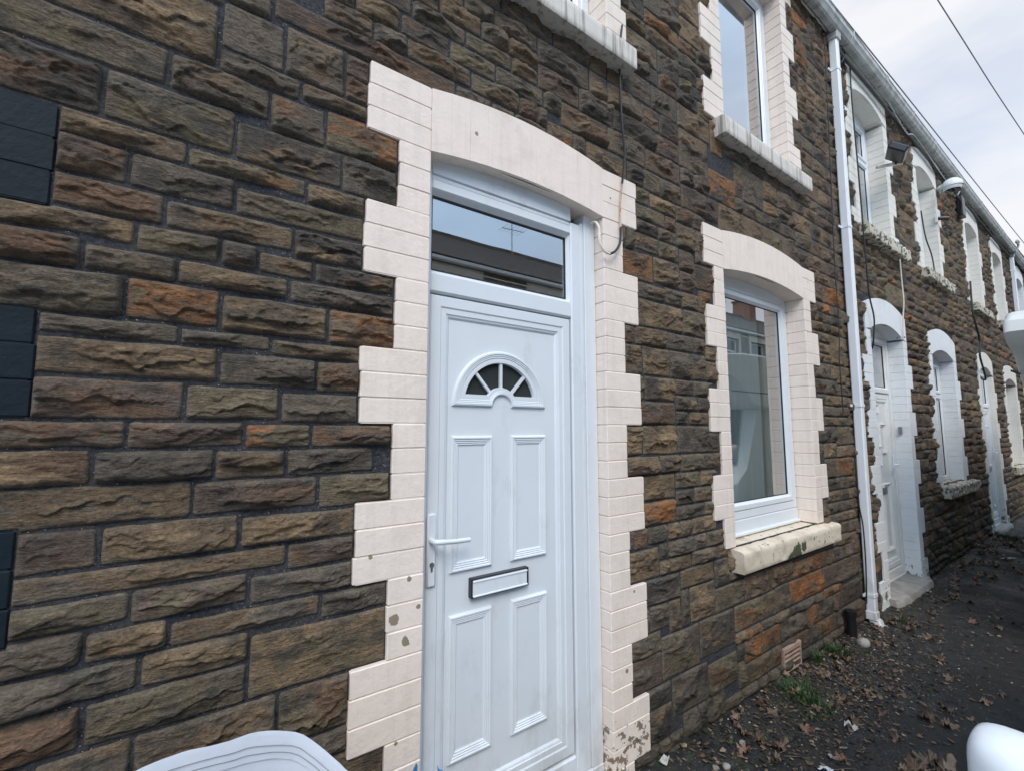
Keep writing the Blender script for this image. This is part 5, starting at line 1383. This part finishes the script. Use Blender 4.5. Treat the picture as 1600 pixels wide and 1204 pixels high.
# twigs
tw = random.Random(9)
for k in range(16):
    g = MB(); ln = tw.uniform(.05, .14); g.tube(spline([(0, 0, 0), (ln*.3, tw.uniform(-.01, .01), .004), (ln*.7, tw.uniform(-.015, .015), .003), (ln, 0, .002)], 4), .0014, 5)
    o = g.build('twig', 'twig_brown', smooth=True); x = tw.uniform(2.2, 4.4); y = -tw.uniform(.08, .75)
    o.location = (x, y, gh(x, y)+.004); o.rotation_euler = (0, 0, tw.uniform(0, 6.28)); tag(o, 'thin dry twig lying among leaves on the pavement', 'twig', 'twigs on the pavement')
# gravel, grit and flakes of paint
simple('grit', (.11, .105, .09), .9, .4, 60, 0, 0); simple('flake', (.42, .40, .36), .7, .1, 60, 0, 0); simple('grit_brown', (.14, .10, .07), .9, .4, 60, 0, 0)
g = MB(); r6 = random.Random(21)
def chip(x, y, s, m_):
    z = gh(x, y); vs = []
    for i in range(6):
        a = i*math.pi/3+r6.uniform(-.4, .4); q = s*r6.uniform(.5, 1); vs.append((x+q*math.cos(a), y+q*math.sin(a), z-.001))
    vs.append((x+s*.1, y, z+s*r6.uniform(.3, .7)))
    g.add(vs, [(i, (i+1) % 6, 6) for i in range(6)], m_)
for k in range(4200):
    if k % 3 == 0: x, y = r6.gauss(3.7, .5), -abs(r6.gauss(.22, .18))-.02
    else: x, y = r6.uniform(1.75, 8), -abs(r6.gauss(0, .45))-.02
    if y < -1.5: continue
    chip(x, y, r6.choice([.002, .003, .004, .005, .006, .009]), r6.choices([0, 1, 2], [6, 1.1 if x < 4.8 else .3, 7])[0])
tag(g.build('gravel', ['grit', 'flake', 'grit_brown'], fixn=False), 'grit, small stones and paint flakes strewn along the wall base', 'grit', kind='stuff')
# broken leaf litter and wet dirt crumbs gathered along the wall
simple('leaf_crumb', (.12, .075, .045), .7, .4, 50, 0, 0); simple('leaf_crumb_pale', (.24, .17, .11), .7, .4, 50, 0, 0); simple('dirt_crumb', (.022, .018, .014), .9, .4, 50, 0, 0)
g = MB(); r7 = random.Random(77)
for k in range(5200):
    q = r7.random()
    if q < .45: x, y = r7.gauss(3.2, .75), -abs(r7.gauss(.18, .26))-.02
    elif q < .8: x, y = r7.uniform(2, 9.6), -abs(r7.gauss(0, .17))-.02
    else: x, y = r7.uniform(1.8, 6), -abs(r7.gauss(.3, .4))-.02
    if y < -1.4: continue
    s_ = r7.choice([.005, .007, .009, .012, .016, .022]); a = r7.uniform(0, 6.28); z = gh(x, y)+r7.uniform(.001, .006); n_ = r7.choice([4, 5, 6])
    asp = r7.uniform(.25, .9); tx, ty = r7.uniform(-.35, .35), r7.uniform(-.35, .35); vs = []
    for i in range(n_):
        t = 2*math.pi*i/n_+r7.uniform(-.3, .3); u_, v_ = s_*math.cos(t)*r7.uniform(.6, 1), s_*asp*math.sin(t)*r7.uniform(.6, 1)
        vs.append((x+u_*math.cos(a)-v_*math.sin(a), y+u_*math.sin(a)+v_*math.cos(a), z+u_*tx+v_*ty+r7.uniform(0, s_*.3)))
    vs.append((x, y, z+s_*r7.uniform(.05, .35)))
    g.add(vs, [(i, (i+1) % n_, n_) for i in range(n_)], r7.choices([0, 1, 2], [5, 1.3, 5])[0])
tag(g.build('leaf_litter', ['leaf_crumb', 'leaf_crumb_pale', 'dirt_crumb'], fixn=False), 'broken brown leaf crumbs and dirt gathered along the foot of the wall', 'leaf litter', kind='stuff')
# litter
def litter(px, py, sx_, sy_, h, mt, label, seed):
    r = random.Random(seed); g = MB(); p = G(px, py)
    g.grid(lambda u, v: ((u-.5)*sx_+.006*math.sin(v*9+seed), (v-.5)*sy_, h*(.5+.5*math.sin(u*7+seed)*math.cos(v*8+seed))), 9, 8)
    o = g.build('crumpled_paper', mt, smooth=True, fixn=False); o.location = (p.x, min(p.y, -.04), gh(p.x, min(p.y, -.04))+.004); o.rotation_euler = (.2, .1, r.uniform(0, 3)); tag(o, label, 'litter')
litter(1329, 1135, .035, .06, .03, 'flake', 'crumpled blue white scrap of paper among the wet leaves', 1)
litter(1026, 1186, .05, .04, .03, 'flake', 'torn white scrap by the foot of the pink blocks', 2)
litter(1298, 1180, .03, .02, .015, 'flake', 'small white paper ball at the bottom of the picture', 3)
litter(1449, 926, .07, .03, .02, 'flake', 'white scrap lying beside the second door step', 4)
litter(1290, 1200, .05, .03, .015, 'bag_white', 'pale blue wrapper at the bottom edge of the pavement', 5)
litter(1575, 872, .16, .08, .02, 'flake', 'long pinkish scrap on the far pavement', 6)
def pebble(px, py, s, label, seed):
    g = MB(); ball(g, (0, 0, 0), s, -1, 1, .8, 12); 
    g.v = [tuple(Vector(v)*(.8+.4*float(fbm(np.array(v[0]/s*1.5), np.array(v[1]/s*1.5), np.array(v[2]/s+seed), 2)))) for v in g.v]
    g.v = [(x, y, z*.6) for x, y, z in g.v]
    o = g.build('stone_lump', 'concrete', smooth=True); p = G(px, py); o.location = (p.x, min(p.y, -.04), gh(p.x, min(p.y, -.04))+s*.3); tag(o, label, 'stone')
pebble(1135, 1198, .022, 'pale broken stone lump at the bottom of the pavement', 1); pebble(1118, 1200, .018, 'smaller pale stone left of the broken lump', 2)
pebble(1286, 1033, .016, 'small orange brown pebble near the vent', 3); pebble(1160, 1163, .018, 'striped grey pebble beside a green leaf', 4)
pebble(1350, 1010, .05, 'mossy flat stone at the foot of the downpipe', 5)
